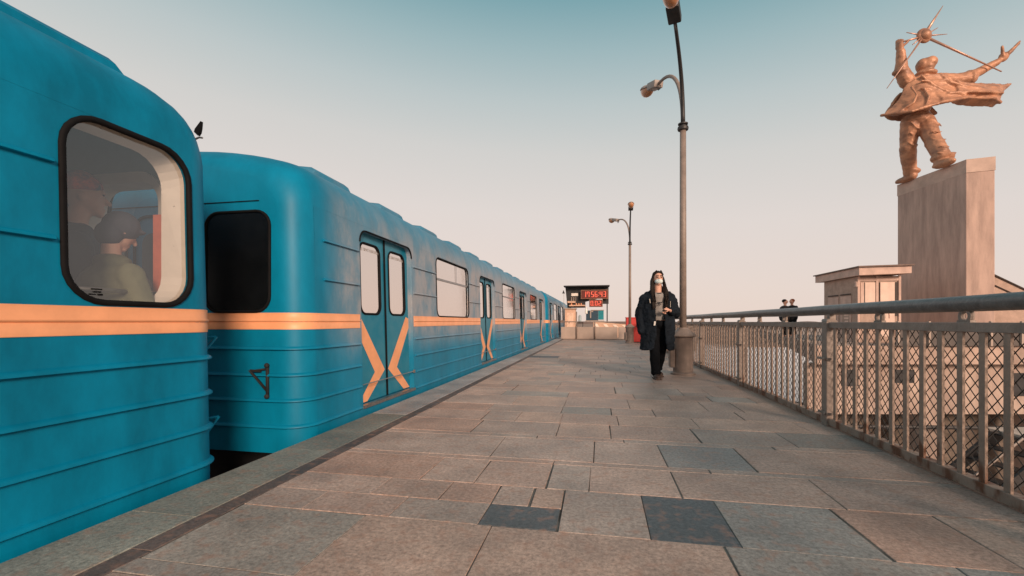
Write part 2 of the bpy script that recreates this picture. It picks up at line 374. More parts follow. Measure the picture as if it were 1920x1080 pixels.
def ridge_prof(z, h=.018, w_=.016):
    return [(-.003, z-w_*.35), (h*.9, z-w_*.5), (h*1.35, z-w_*.2), (h*1.3, z+w_*.4), (h*.7, z+w_*1.0), (-.003, z+w_*1.5)]
def solid(base):      # z positions of the lower ribs
    return [.727, .503, .288, .068]
def make_car(L, doors, wins, endwin, paint, label, see=False, shortv=None):
    root = empty('metro_carriage', (0, 0, 0), label=label, cat='metro carriage')
    DW, D0, D1 = 1.32, .078, 1.93
    W0, W1 = 1.04, 1.955
    holes = [rrect(a, a+DW, D0, D1, .13, rb=.012) for a in doors]+[rrect(a, b, W0, W1, .12) for a, b in wins]
    if endwin: holes.append(rrect(endwin[0], endwin[1], 1.055, 1.965, .17))
    b = MB()
    yA, yB = RT, L-RT
    outer = [(yA, -.36), (yB, -.36), (yB, 1.98), (yA, 1.98)]
    eh = [h for h in holes if all(yA < p[0] < yB for p in h)]
    # the end window may sit close to the end, so side sheets reach to RS there
    yB2 = L-RS; yA2 = RS; outer = [(yA2, 0), (yB2, 0), (yB2, 1.98), (yA2, 1.98)]; b.add([(HW, yA2, 0), (HW, yB2, 0), (1.365, yB2, -.36), (1.365, yA2, -.36)], [(0, 1, 2, 3)]); b.add([(-HW, yA2, 0), (-HW, yB2, 0), (-1.365, yB2, -.36), (-1.365, yA2, -.36)], [(3, 2, 1, 0)])
    vs, fs = tess(outer, holes, lambda a, z: side3(a, z)); b.add(vs, fs)
    b.add([(-x, y, z) for x, y, z in [(HW, yA2, 0), (HW, yB2, 0), (xs(1.98), yB2, 1.98), (xs(1.98), yA2, 1.98)]] if not see else [], [(0, 1, 2, 3)] if not see else [])
    if see:
        vs, fs = tess(outer, [rrect(L-.98, L-.22-RS*.3, 1.15, 1.75, .12), rrect(L-3.4, L-1.7, 1.15, 1.9, .12)] if 0 else [rrect(L-1.35, L-.42, 1.15, 1.78, .14)], lambda a, z: Vector((-xs(z), a, z))); b.add(vs, fs)
    # holes' reveals
    for h in holes:
        n = len(h); vs = [side3(a, z) for a, z in h]+[side3(a, z, -.095) for a, z in h]
        b.add(vs, [(i, (i+1) % n, (i+1) % n+n, i+n) for i in range(n)])
    body = b.build('body', paint, root)
    # roof and rounded ends, one smooth shell
    s = MB(); idx = [i for i, (x, z) in enumerate(full) if z >= 1.98-1e-6]; m_ = len(full)
    ds = [RS*(1-math.cos(R(q))) for q in (0, 10, 20, 30, 40, 50, 60, 69, 77, 83, 87, 89, 90)]+[RS+.06, RS+.12, RT]
    secs = [[(x, d, z) for x, z in sect(d)] for d in ds]
    vs = [p for q in secs for p in q]; fs = [(i*m_+j, i*m_+j+1, (i+1)*m_+j+1, (i+1)*m_+j) for i in range(len(ds)-1) for j in range(m_-1) if not (secs[i][j][1] >= RS-.02 and 1 < j+1 < 5 and False)]
    # drop loft faces that would cover the side sheets (d > RS) on both sides
    keep = []
    for f in fs:
        c = [vs[k] for k in f]; ymin = min(p[1] for p in c); zmax = max(p[2] for p in c)
        if ymin >= RS-1e-3 and zmax < 1.985 : continue
        keep.append(f)
    capf = tuple(range(m_))
    s.add(vs, keep+[capf]); s.add([(x, L-y, z) for x, y, z in vs], [f[::-1] for f in keep]+([] if see else [capf]))
    if see:
        q_, f_ = tess(sect(0), [rrect(.42, 1.055, 1.045, 1.90, .13), rrect(-1.055, -.42, 1.045, 1.90, .13)], lambda a, z: Vector((a, L, z))); s.add(q_, f_)
    rv = [(x, y, z) for y in (RT, L-RT) for x, z in full]
    s.add(rv, [(j, j+1, m_+j+1, m_+j) for j in range(m_-1) if full[j][1] >= 1.98-1e-6 and full[j+1][1] >= 1.98-1e-6])
    s.build('roof_and_ends', paint, root, auto=50)
    segs = []; marks = sorted([(a, a+DW) for a in doors]); y0 = 0; first = True
    for a, c in marks: segs.append((y0, a-.02, first, False)); y0 = c+.02; first = False
    segs.append((y0, L, False, True))
    for z in solid(0):
        for (a, c, ea, eb) in segs: rg = MB(); sweep(rg, ridge_prof(z), a+.03, c-.03, L, ea, eb); rg.build('rib', paint, root, auto=60)
    allh = sorted([(a-.02, a+DW+.02) for a in doors]+[(a-.02, c+.02) for a, c in wins]+([(endwin[0]-.02, endwin[1]+.02)] if endwin else []))
    for z in (1.338, 1.692):
        y0 = RS+.10
        for a, c in allh+[(L-RS-.1, 0)]:
            if a-y0 > .12: rg = MB(); sweep(rg, ridge_prof(z, .016, .014), y0+.02, a-.02, L); rg.build('rib', paint, root, auto=60)
            y0 = c
    for (a, c, ea, eb) in segs:
        stp = MB(); sweep(stp, [(-.002, .892), (.004, .894), (.005, .952), (.0, .956), (.011, .962), (.012, .972), (.004, .978), (.005, 1.034), (-.002, 1.036)], a+.012 if not ea else a, c-.012 if not eb else c, L, ea, eb)
        stp.build('stripe', M['orange'], root, auto=60)
    # rain gutter at the shoulder and a seam over the end window
    g = MB()
    g.tube([(1.335, RT-.05, 2.02), (1.335, L-RT+.05, 2.02)], .006, 6) if 0 else None
    for yy in (-.004,): g.box(-.95, .95, yy-.003, .02, 2.005-.02, 2.012-.02)
    g.build('end_seam', M['rubber'], root)
    # far/near end windows and end door
    for sgn, ye in ((1, 0), (-1, L)):
        for (xa, xb) in ((.42, 1.055), (-1.055, -.42), (-.33, .33)):
            z0_, z1_ = (1.045, 1.90) if abs(xa) > .35 else (-.1, 1.9)
            lp = rrect(xa, xb, z0_, z1_, .13); yo = ye-sgn*.006
            fr = MB().tube([(a, yo, z) for a, z in lp], .013, 6, closed=True).build('end_window_seal' if abs(xa) > .35 else 'end_door_seal', M['rubber'], root, smooth=True)
            if abs(xa) > .35 or True:
                zz = lp if abs(xa) > .35 else rrect(xa+.08, xb-.08, 1.05, 1.75, .1)
                n = len(zz); MB().add([(a, ye-sgn*.004, z) for a, z in zz], [tuple(range(n))]).build('pane', M['glass'] if see and sgn < 0 and abs(xa) > .35 else M['blackvoid'], fr)
    # doors
    def doorway(a):
        d = empty('door', (0, 0, 0)); d.parent = root
        back = MB()
        if not (see and a > L-5):
           back.add([side3(a, D0, -.11), side3(a+DW, D0, -.11), side3(a+DW, D1, -.11), side3(a, D1, -.11)], [(0, 1, 2, 3)]); back.build('door_recess', M['blackvoid'], d)
        lp = rrect(a, a+DW, D0, D1, .13, rb=.012)
        MB().tube([side3(q, z, .002) for q, z in lp if z > .12]+[], .010, 6, cap=True).build('door_seal', M['rubber'], d, smooth=True)
        sl = MB().box(HW-.04, HW+.016, a-.005, a+DW+.005, .05, .082); sl.build('door_sill', M['steel'], d)
        lw = DW/2-.012
        for k in (0, 1):
            y0 = a+.002 if k == 0 else a+DW/2+.010; y1 = y0+lw
            py0, py1 = (y0+.045, y0+.47) if k == 0 else (y1-.47, y1-.045)
            if k == 0: py0, py1 = y0+.10, y1-.10
            else: py0, py1 = y0+.10, y1-.10
            hole = rrect(py0, py1, 1.045, 1.82, .10)
            lf = MB(); vs, fs = tess([(y0, D0+.01), (y1, D0+.01), (y1, D1+.0), (y0, D1+.0)], [hole], lambda q, z: side3(q, z, -.065)); lf.add(vs, fs)
            # edges of the leaf
            e = [(y0, D0+.01), (y1, D0+.01), (y1, D1), (y0, D1)]; vs = [side3(q, z, -.065) for q, z in e]+[side3(q, z, -.09) for q, z in e]; lf.add(vs, [(i, (i+1) % 4, (i+1) % 4+4, i+4) for i in range(4)])
            leaf = lf.build('door_leaf', M['teal_door'], d)
            MB().tube([side3(q, z, -.063) for q, z in hole], .013, 6, closed=True).build('pane_seal', M['rubber'], leaf, smooth=True) if 0 else None
            sg = MB().tube([side3(q, z, -.063) for q, z in hole], .013, 6, closed=True); sg.build('pane_seal', M['rubber'], d, smooth=True)
            n = len(hole); MB().add([side3(q, z, -.07) for q, z in hole], [tuple(range(n))]).build('pane', M['glass'] if see and a > L-5 else M['mirror'], d)
            tcv = bpy.data.curves.new('notice', 'FONT'); tcv.body = 'НЕ ПРИТУЛЯТИСЬ'; tcv.size = .046; tcv.align_x = 'CENTER'
            to = bpy.data.objects.new('t', tcv); COL.objects.link(to); dg = bpy.context.evaluated_depsgraph_get(); tm = bpy.data.meshes.new_from_object(to.evaluated_get(dg)); bpy.data.objects.remove(to)
            for v in tm.vertices: v.co = side3((py0+py1)/2+v.co.x, 1.735+v.co.y, -.068)
            tm.materials.clear(); link('pane_lettering', tm, M['frost'], d)
            # chevron: paint band from the stripe down to the middle of the door and back
            def C(t, z): return side3(y0+t*lw if k == 0 else y1-t*lw, z, -.0625)
            wv = .20
            A_ = [(0, 1.03), (.02, 1.03), (.17, 1.03), (.93, .40), (.93, .345), (.33, .09), (.03, .09), (.62, .37), (0, .90)]
            pts = [(0, 1.0), (.13, 1.02), (.95, .395), (.30, .092), (.02, .092), (.58, .392), (0, .875)] if True else A_
            cvs = [C(t, z) for t, z in pts]; MB().add(cvs, [(0, 1, 2, 5, 6), (2, 3, 4, 5)] if k == 0 else [(6, 5, 2, 1, 0), (5, 4, 3, 2)]).build('chevron_stripe', M['orange'], d)
        MB().box(HW-.075, HW-.040, a+DW/2-.012, a+DW/2+.012, D0+.01, 1.93, Matrix.Shear('XY', 4, (0, 0)) if 0 else None).build('centre_seal', M['rubber'], d) if 0 else None
        cs = MB(); cs.add([side3(a+DW/2+q, z, o_) for z in (D0+.01, D1-.002) for q, o_ in ((-.014, -.068), (-.014, -.052), (.014, -.052), (.014, -.068))], [(0,1,5,4), (1,2,6,5), (2,3,7,6)]); cs.build('centre_seal', M['rubber'], d)
        rl = MB().tube([side3(a-.0, .30, .004), side3(a+DW-.01, .30, .004)], .006, 6).box(xs(.3)+.0, xs(.3)+.018, a+DW-.03, a+DW+.005, .28, .32); rl.build('door_rail', M['steel'], d)
    for a in doors: doorway(a)
    def window(a, c, z0, z1, r, pm, transom=True):
        wn = empty('window', (0, 0, 0)); wn.parent = root; lp = rrect(a, c, z0, z1, r)
        MB().tube([side3(q, z, .0) for q, z in lp], .012 if transom else .0165, 6, closed=True).build('window_seal', M['rubber'], wn, smooth=True)
        n = len(lp); MB().add([side3(q, z, -.02) for q, z in lp], [tuple(range(n))]).build('pane', pm, wn)
        if transom:
            f = MB(); zt = z1-.33
            f.add([side3(q, z, -.008) for q, z in ((a, zt-.016), (c, zt-.016), (c, zt+.016), (a, zt+.016))]+[side3(q, z, -.022) for q, z in ((a, zt-.016), (c, zt-.016), (c, zt+.016), (a, zt+.016))], [(0,1,2,3), (0,1,5,4), (3,2,6,7)])
            ym = a+(c-a)*.6
            f.add([side3(q, z, -.009) for q, z in ((ym-.012, zt+.016), (ym+.012, zt+.016), (ym+.012, z1), (ym-.012, z1))], [(0,1,2,3)])
            f.build('transom', M['steel'], wn)
        return wn
    for a, c in wins: window(a, c, W0, W1, .12, M['glass'] if see else M['mirror'])
    if endwin:
        wn = window(endwin[0], endwin[1], 1.055, 1.965, .17, M['glass'], False)
        lp = rrect(endwin[0], endwin[1], 1.055, 1.965, .17)
        pass
        q_ = MB()
        for (a0, z0_, w0, h0) in ((L-.765, 1.118, .05, .007), (L-.755, 1.104, .035, .008), (L-.775, 1.092, .03, .006), (L-.735, 1.090, .022, .010)): q_.add([side3(a0, z0_, -.017), side3(a0+w0, z0_, -.017), side3(a0+w0, z0_+h0, -.017), side3(a0, z0_+h0, -.017)], [(0, 1, 2, 3)])
        q_.build('window_sticker', M['rubber'], wn)
    # roof ventilation scoops
    vl = [(.62+1.4*k, 1.35+1.4*k) for k in range(12)]
    if see: vl = [(L-1.45-1.5*k, L-.34-1.5*k) for k in range(10)]
    for (va, vb) in vl:
        for sx_ in (1, -1):
            v = MB(); ya, yb = va, vb
            P = [(sx_*1.03, 2.36), (sx_*1.01, 2.465), (sx_*.96, 2.505), (sx_*.55, 2.565), (sx_*.45, 2.45)]
            n = len(P)
            rngs = [(ya, .55), (ya+.07, 1), (yb-.07, 1), (yb, .55)]
            vs = [(x, yy, 2.34+(z-2.34)*k) for yy, k in rngs for x, z in P]
            v.add(vs, [(i*n+j, i*n+(j+1) % n, (i+1)*n+(j+1) % n, (i+1)*n+j) for i in range(3) for j in range(n)]+[tuple(range(n)), tuple(3*n+j for j in range(n))])
            v.build('roof_vent', paint if sx_ else paint, root, auto=40)
    # underframe, bogies, couplers
    u = MB().box(-1.15, 1.15, .5, L-.5, -.75, -.3)
    for yy in (2.6, 4.7, L-4.7, L-2.6):
        for sx_ in (-.78, .78): u.tube([(sx_-.06, yy, -.98), (sx_+.06, yy, -.98)], .44, 20)
    u.build('underframe', M['dark'], root)
    for ye, sg in ((0, -1), (L, 1)):
        cp = MB().box(-.16, .16, min(ye-sg*.3, ye+sg*.39), max(ye-sg*.3, ye+sg*.39), -.62, -.36).tube([(.3, ye, -.3), (.34, ye+sg*.2, -.5), (.3, ye+sg*.39, -.35)], .02, 6).tube([(-.3, ye, -.3), (-.34, ye+sg*.2, -.5), (-.3, ye+sg*.39, -.35)], .02, 6)
        cp.build('coupler', M['dark'], root)
        for (xx, zz) in ((-1.06, .47), (1.10, .76), (1.12, .20)) if sg > 0 else ((1.04, .46), (-1.04, .46)):
            hk = MB().tube([(xx, ye+sg*.012, zz+.13), (xx, ye+sg*.012, zz-.13)], .014, 6)
            qx = xx-.13 if sg < 0 else xx+.03; qy = ye+sg*(.06 if sg < 0 else .17); hk.tube([(xx, ye, zz+.10), (qx, qy, zz+.09), (xx, ye, zz-.10)], .012, 6).tube([(xx-.06, ye+sg*.01, zz+.08), (qx, qy, zz+.09)], .011, 6)
            hk.ell((xx, ye+sg*.02, zz+.13), (.022, .02, .022), n=8).ell((xx, ye+sg*.02, zz-.13), (.022, .02, .022), n=8)
            hk.build('end_bracket', M['teal_clean'] if sg > 0 else M['dark'], root, smooth=True)
    return root
LC = 17.72
dr = [.97+4.83*k for k in range(4)]
wn_ = [(a+2.24, a+3.97) for a in dr[:3]]
car2 = make_car(LC, dr, wn_, None, M['teal_dust_sheen'], 'middle blue metro carriage, whole row of doors and windows in view, just past the gap')
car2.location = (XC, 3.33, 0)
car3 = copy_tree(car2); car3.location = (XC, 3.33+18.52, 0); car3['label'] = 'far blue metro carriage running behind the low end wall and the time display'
L1 = 17.72
dr1 = [.97, 5.8, 10.63]+[L1-2.50-1.32]
wn1 = [(a+2.24, a+3.97) for a in dr1[:2]]
car1 = make_car(L1, dr1, wn1, (L1-.89, L1-.23), M['teal_clean'], 'nearest blue metro carriage at left with passengers behind its big rounded end window', see=True)
car1.location = (XC, 2.54-L1, 0)
for c in (car2, car3, car1): c['group'] = 'carriages of the metro train'
# interior of the near carriage (seen through the end window)
it = MB(); Li = L1-.06
it.box(-1.27, 1.30, L1-6, Li-.05, -.02, .0)
it.build('floor_panel', M['intdark'], car1)
wl = MB(); vs, fs = tess([(-1.2, .0), (1.22, .0), (1.2, 1.95), (.9, 2.3), (-.9, 2.3), (-1.2, 1.95)], [rrect(.42, 1.02, 1.08, 1.86, .14), rrect(-1.02, -.42, 1.08, 1.86, .14)], lambda a, z: Vector((a, Li-.10, z))); wl.add(vs, fs)
wl.build('end_wall_panel', M['intdark'], car1)
for (xa, xb) in ((.42, 1.02), (-1.02, -.42)):
    lpi, lpo = rrect(xa, xb, 1.08, 1.86, .14), rrect(xa-.06, xb+.06, 1.02, 1.92, .19); n = len(lpi); tr = MB()
    tr.add([(a, Li+.05, z) for a, z in lpi]+[(a, Li-.10, z) for a, z in lpi]+[(a, Li-.125, z) for a, z in lpo]+[(a, Li-.10, z) for a, z in lpo], [(i+k*n, (i+1) % n+k*n, (i+1) % n+(k+1)*n, i+(k+1)*n) for i in range(n) for k in range(3)]); tr.build('end_window_trim', M['beige_trim'], car1)
ce = MB().add([(-1.28, L1-6, 1.9), (-.9, L1-6, 2.32), (.9, L1-6, 2.32), (1.28, L1-6, 2.0), (-1.28, Li-.1, 1.9), (-.9, Li-.1, 2.32), (.9, Li-.1, 2.32), (1.28, Li-.1, 2.0)], [(0,1,5,4), (1,2,6,5), (2,3,7,6)])
ce.build('ceiling_panel', M['intdark'], car1)
ow = MB(); vs, fs = tess([(L1-6, 0), (Li-.1, 0), (Li-.1, 2.0), (L1-6, 2.0)], [rrect(L1-1.35, L1-.42, 1.15, 1.78, .14)], lambda a, z: Vector((-1.27, a, z))); ow.add(vs, fs); ow.build('side_lining', M['intdark'], car1)
tr = MB(); lpo = rrect(L1-1.45, L1-.32, 1.05, 1.88, .2); lpi = rrect(L1-1.33, L1-.44, 1.17, 1.76, .14); n = len(lpo)
tr.add([(-1.26, a, z) for a, z in lpo]+[(-1.20, a, z) for a, z in lpi], [(i, (i+1) % n, (i+1) % n+n, i+n) for i in range(n)]); tr.build('far_window_trim', M['beige_trim'], car1, smooth=True)
# beige inner surround of the near end window
tr = MB(); lpo = rrect(L1-.886, L1-.234, 1.059, 1.961, .166); lpi = rrect(L1-.935, L1-.295, 1.05, 1.93, .18); n = len(lpo)
tr.add([(xs(z)-.03, a, z) for a, z in lpo]+[(1.20, a, z) for a, z in lpi], [(i, (i+1) % n, (i+1) % n+n, i+n) for i in range(n)]); 
for zz in (1.2, 1.42, 1.66): tr.ell((1.255, L1-.262, zz), (.004, .006, .006), n=8)
tr.build('window_surround', M['beige_trim'], car1, smooth=False)
MB().box(1.075, 1.16, L1-.24, L1-.17, .7, 1.62).build('red_equipment_box', mat('red_box_paint', (.50, .13, .08), .5), car1)
MB().tube([(1.17, L1-2, 1.13), (1.17, L1-.2, 1.13)], .012, 8).build('grab_rail', M['steel'], car1, smooth=True)
MB().prism([(1.232, L1-.06, 2.165), (1.205, L1-.06, 2.19), (1.212, L1-.06, 2.21), (1.256, L1-.06, 2.256), (1.252, L1-.06, 2.212), (1.246, L1-.06, 2.185)], (0, -.02, 0)).build('roof_fin', M['rubber'], car1)
MB().tube([(1.10, L1-.09, 2.10), (1.235, L1-.07, 2.155), (1.262, L1-.07, 2.15)], .006, 6).build('fin_bracket', M['steel'], car1)
car1.children  # --- end of carriage

# ------------------------------------------------------------------ railing
M['fence'] = mat('weathered_grey_paint', (.27, .215, .185), .5, var=.18, scale=9, bump=.3, bscale=60)
M['rail'] = mat('dark_worn_handrail_paint', (.115, .115, .115), .35, var=.3, scale=12, bump=.25, bscale=50)
def rusty(m, z0, z1):
    t, n, b, src = node_after(m); g = n.new('ShaderNodeNewGeometry'); se = n.new('ShaderNodeSeparateXYZ'); t.links.new(g.outputs['Position'], se.inputs[0])
    no = n.new('ShaderNodeTexNoise'); no.inputs['Scale'].default_value = 1; no.inputs['Detail'].default_value = 6
    mp = n.new('ShaderNodeMapping'); mp.inputs['Scale'].default_value = (11, 11, 5); t.links.new(g.outputs['Position'], mp.inputs[0]); t.links.new(mp.outputs[0], no.inputs['Vector'])
    a = n.new('ShaderNodeMapRange'); t.links.new(se.outputs['Z'], a.inputs[0]); a.inputs[1].default_value = z0; a.inputs[2].default_value = z1; a.inputs[3].default_value = .14; a.inputs[4].default_value = -.02
    s_ = n.new('ShaderNodeMath'); s_.operation = 'ADD'; t.links.new(no.outputs[0], s_.inputs[0]); t.links.new(a.outputs[0], s_.inputs[1])
    q = n.new('ShaderNodeMapRange'); t.links.new(s_.outputs[0], q.inputs[0]); q.inputs[1].default_value = .60; q.inputs[2].default_value = .74
    mi = n.new('ShaderNodeMix'); mi.data_type = 'RGBA'; t.links.new(q.outputs[0], mi.inputs[0]); t.links.new(src, mi.inputs[6]); mi.inputs[7].default_value = (.15, .058, .028, 1); t.links.new(mi.outputs[2], b.inputs['Base Color'])
    return m
M['baluster'] = rusty(mat('rust_streaked_grey_paint', (.31, .225, .18), .55, var=.15, scale=9, bump=.3, bscale=60), .03, .30)
M['wire'] = mat('galvanised_wire', (.05, .047, .045), .6, .2, var=.2)
rail = empty('railing', (2.07, 2.05, 0), label='long grey metal railing with chain-link mesh, vertical bars and round handrail along the platform', cat='railing')
PY = [2.05+2.6*k for k in range(-1, 9)]; X0 = 2.07
def rel(mb): mb.v = [(x-2.07, y_-2.05, z) for x, y_, z in mb.v]; return mb
Y0, Y1 = -.55, PY[-1]+.05
rel(MB().tube([(X0+.045, Y0+(Y1-Y0)*k/40, 1.066+.002*math.sin(k*1.7)) for k in range(41)], .047, 16)).build('handrail', M['rail'], rail, smooth=True)
rel(MB().bbox(X0, X0+.07, Y0, Y1, .900, .955, .004)).build('top_rail', M['fence'], rail)
rel(MB().bbox(X0-.005, X0+.06, Y0, Y1, .015, .075, .004)).build('bottom_rail', M['baluster'], rail)
nb_ = 0; stuffb = MB()
for i, py in enumerate(PY[:-1]):
    for j in range(1, 16):
        yb = py+.08+(2.6-.08)*j/16+random.uniform(-.004, .004); mbb = MB().box(X0+.006, X0+.020, yb-.021, yb+.021, .07, .905)
        if yb < 1.1: continue
        if nb_ < 99: rel(mbb).build('baluster', M['baluster'], rail); nb_ += 1
        else: stuffb.add(mbb.v, mbb.f)
tag(rel(stuffb).build('far_balusters', M['baluster'], rail), kind='stuff')
for i, py in enumerate(PY):
    p = MB().bbox(X0-.02, X0+.075, py-.075, py+.02, -.0, .962, .006).box(X0+.0, X0+.06, py+.02, py+.05, .02, .90)
    p.prism([(X0-.02, py-.075, .962), (X0+.075, py-.075, .962), (X0+.055, py-.055, .985), (X0+.0, py-.055, .985)], (0, .10, 0)).box(X0+.02, X0+.07, py-.05, py+.0, .98, 1.03)
    rel(p).build('post', M['fence'], rail)
    for zc in (.12, .62):
      k = MB().bbox(X0-.035, X0-.022, py-.11, py+.06, zc-.012, zc+.012, .003).box(X0-.035, X0+.03, py-.115, py-.10, zc-.01, zc+.01).ell((X0-.04, py-.085, zc), (.01, .012, .012), n=8)
      rel(k).build('clamp', M['fence'], rail)
for i, py in enumerate(PY[:-1]):
    for q in (1.03, 1.85) if i else (1.85,):
        if py+q < 1: continue
        lg = MB(); cy = py+q
        ring = [(X0+.045, cy+.036*math.cos(a), .992+.036*math.sin(a)) for a in [2*math.pi*k/16 for k in range(16)]]
        lg.tube(ring, .016, 8, closed=True); lg.box(X0+.03, X0+.06, cy-.05, cy+.05, .955, .968)
        rel(lg).build('handrail_bracket', M['fence'], rail, smooth=False)
# chain link
wm = MB(); random.seed(3)
HZ0, HZ1 = .075, .90; sp = .072
for i, py in enumerate(PY[:-1]):
    if i == 0: ya, yb = .9, py+2.6
    else: ya, yb = py, py+2.6
    H_ = HZ1-HZ0; thin = .0035 if i < 2 else .0028; nn = 4 if i < 3 else 3
    for sgn in (1, -1):
        off = ya-H_*.95
        k = math.floor(off/sp)*sp
        while k < yb:
            # line y = k + t*.95, z = HZ0+t (or mirrored)
            pts = []
            nst = 6
            for q in range(nst+1):
                t = H_*q/nst; yy = k+t*.95; z = HZ0+t if sgn > 0 else HZ1-t
                pts.append((yy, z))
            pts = [p for p in pts if ya <= p[0] <= yb]
            if len(pts) > 1: wm.tube([(X0+.052+.003*sgn+.006*math.sin(p[0]*3+p[1]*4), p[0]+.004*math.sin(p[1]*9+k*5), p[1]) for p in pts], thin, nn, cap=False)
            k += sp
rel(wm).build('chain_link_mesh', M['wire'], rail)

# ------------------------------------------------------------------ lamp posts
M['lamp_paint'] = mat('grey_brown_lamp_paint', (.24, .19, .165), .5, var=.15, scale=8, bump=.35, bscale=40)
M['lamp_dark'] = mat('dark_lamp_metal', (.035, .034, .036), .5, .2, var=.3)
M['lamp_head'] = mat('pale_lamp_housing', (.33, .28, .255), .5, var=.12)
ma = bpy.data.materials.new('amber_lamp_bowl'); ma.use_nodes = True; bb_ = ma.node_tree.nodes['Principled BSDF']
bb_.inputs['Base Color'].default_value = (.62, .27, .12, 1); bb_.inputs['Roughness'].default_value = .12; bb_.inputs['Coat Weight'].default_value = 1; bb_.inputs['Transmission Weight'].default_value = .25
def make_lamp(label):
    L_ = empty('street_lamp', (0, 0, 0), label=label, cat='street lamp', group='lamp posts along the platform')
    bs = MB().lathe([(.215, 0), (.215, .03), (.20, .045), (.172, .05), (.168, .66), (.175, .675), (.22, .69), (.225, .705), (.205, .735), (.12, .80), (.10, .83), (.085, .835), (.08, .85)], n=28)
    bs.build('base', M['lamp_paint'], L_, auto=35)
    MB().bbox(-.235, -.155, -.10, .10, .13, .47, .008).box(-.240, -.234, -.085, .085, .15, .45).ell((-.243, .05, .3), (.006, .012, .012), n=8).build('service_box', M['lamp_paint'], L_)
    MB().tube([(0, 0, .82), (0, 0, 4.45)], [.062, .054], 20).tube([(.0, .06, 2.62), (.02, .062, 2.56)], .015, 6).build('pole', M['lamp_paint'], L_, smooth=True)
    MB().lathe([(.055, 4.43), (.09, 4.44), (.098, 4.47), (.09, 4.50), (.06, 4.51), (.055, 4.53), (.085, 4.54), (.088, 4.56), (.05, 4.58)], n=20).build('collar', M['lamp_dark'], L_, auto=35)
    for (ex, ey, mm) in ((-.45, -1.55, 'lamp_dark'), (-.48, 1.15, 'lamp_paint')):
        am = empty('arm', (0, 0, 0)); am.parent = L_
        P = []; H0, H1 = 4.55, (5.77 if ey < 0 else 5.72)
        top = Vector((ex*.72, ey*.72, H1)); c0 = Vector((0, 0, H0)); c1 = Vector((0, 0, H0+.75)); c2 = Vector((ex*.22, ey*.22, H1+.10)) if ey > 0 else Vector((ex*.3, ey*.3, H1-.25))
        for k in range(15):
            t = k/14; P.append((1-t)**3*c0+3*(1-t)**2*t*c1+3*(1-t)*t*t*c2+t**3*top)
        MB().tube(P, [.040-.012*k/14 for k in range(15)], 12).build('arm_tube', M[mm], am, smooth=True)
        d = (P[-1]-P[-2]).normalized(); dh = Vector((d.x, d.y, 0)).normalized()
        tlt = Vector((dh.x, dh.y, .22 if ey < 0 else .26)).normalized(); sd_ = tlt.cross(Vector((0, 0, 1))).normalized(); up_ = sd_.cross(tlt)
        F = Matrix((tuple(tlt), tuple(sd_), tuple(up_))).transposed().to_4x4(); F.translation = P[-1]
        hb = MB().bbox(-.06, .27, -.10, .10, -.05, .09, .02, F); hb.build('lamp_housing', M['lamp_dark' if ey < 0 else 'lamp_head'], am, auto=40)
        n = 16; hd = MB().ell(Vector((.42, 0, .0)), (.20, .135, .09), n=18); hd.v = [tuple(F @ Vector((x, y_, max(z, 0)+.01))) for x, y_, z in hd.v]; hd.build('lamp_hood', M['lamp_head'], am, smooth=True)
        bw = MB().ell(Vector((.42, 0, -.0)), (.185, .125, .15), n=18); bw.v = [tuple(F @ Vector((x, y_, min(z, 0)+.008))) for x, y_, z in bw.v]; bw.build('lamp_bowl', ma, am, smooth=True)
        hk = MB(); hk.tube([F @ Vector(q) for q in ((-.12, .0, -.02), (-.14, 0, -.09), (-.07, 0, -.10), (-.05, 0, -.04))], .012, 6); hk.build('cable_clip', M['lamp_dark'], am)
    return L_
lampA = make_lamp('tall two-armed lamp post in the foreground, its wide base next to the walking person'); lampA.location = (1.51, 8.59, 0)
lampB = copy_tree(lampA); lampB.location = (1.40, 20.95, 0); lampB.rotation_euler = (0, 0, R(14)); lampB['label'] = 'smaller distant two-armed lamp post standing in front of the red box'

# ------------------------------------------------------------------ end of the platform
M['panel'] = mat('beige_wall_panel', (.40, .32, .275), .7, var=.08, scale=2)
M['peach'] = mat('peach_plaster', (.62, .40, .29), .8, var=.2, scale=1.2)
ew = empty('end_wall', (-.1, 24.5, 0), label='low beige panel wall with pipe rail closing the far end of the platform', cat='wall')
YW = 24.5
for a, b in ((-2.0, -1.19), (-1.13, -.22), (-.16, 1.0), (1.04, 2.06)):
    o = MB().bbox(a+.1, b+.1, 0, .06, .02, .67, .008).build('wall_panel', M['panel'], ew)
for x in (-1.16, -.19): MB().tube([(x+.1, -.06, 0), (x+.1, -.06, 1.50 if x < -1 else .95)], .030, 10).build('post', M['lamp_paint'], ew, smooth=True)
MB().tube([(-2.0, -.04, .95), (2.05, -.04, .95)], .022, 8).build('pipe_rail', M['lamp_paint'], ew, smooth=True)
MB().box(-1.88, 2.06, .005, .05, .0, .02).build('base_strip', M['dark'], ew)
rb = empty('red_box', (1.66, 21.6, 0), label='red metal container on the paving behind the far lamp post', cat='box')
M['red'] = mat('red_paint', (.55, .045, .04), .45, var=.12, scale=3)
MB().bbox(-.40, .40, -.28, .28, .03, 1.12, .015).build('body', M['red'], rb); MB().bbox(-.42, .42, -.30, .30, 1.12, 1.16, .01).build('lid', M['red'], rb)
MB().box(-.37, .37, -.26, .26, 0, .03).build('plinth', M['dark'], rb)
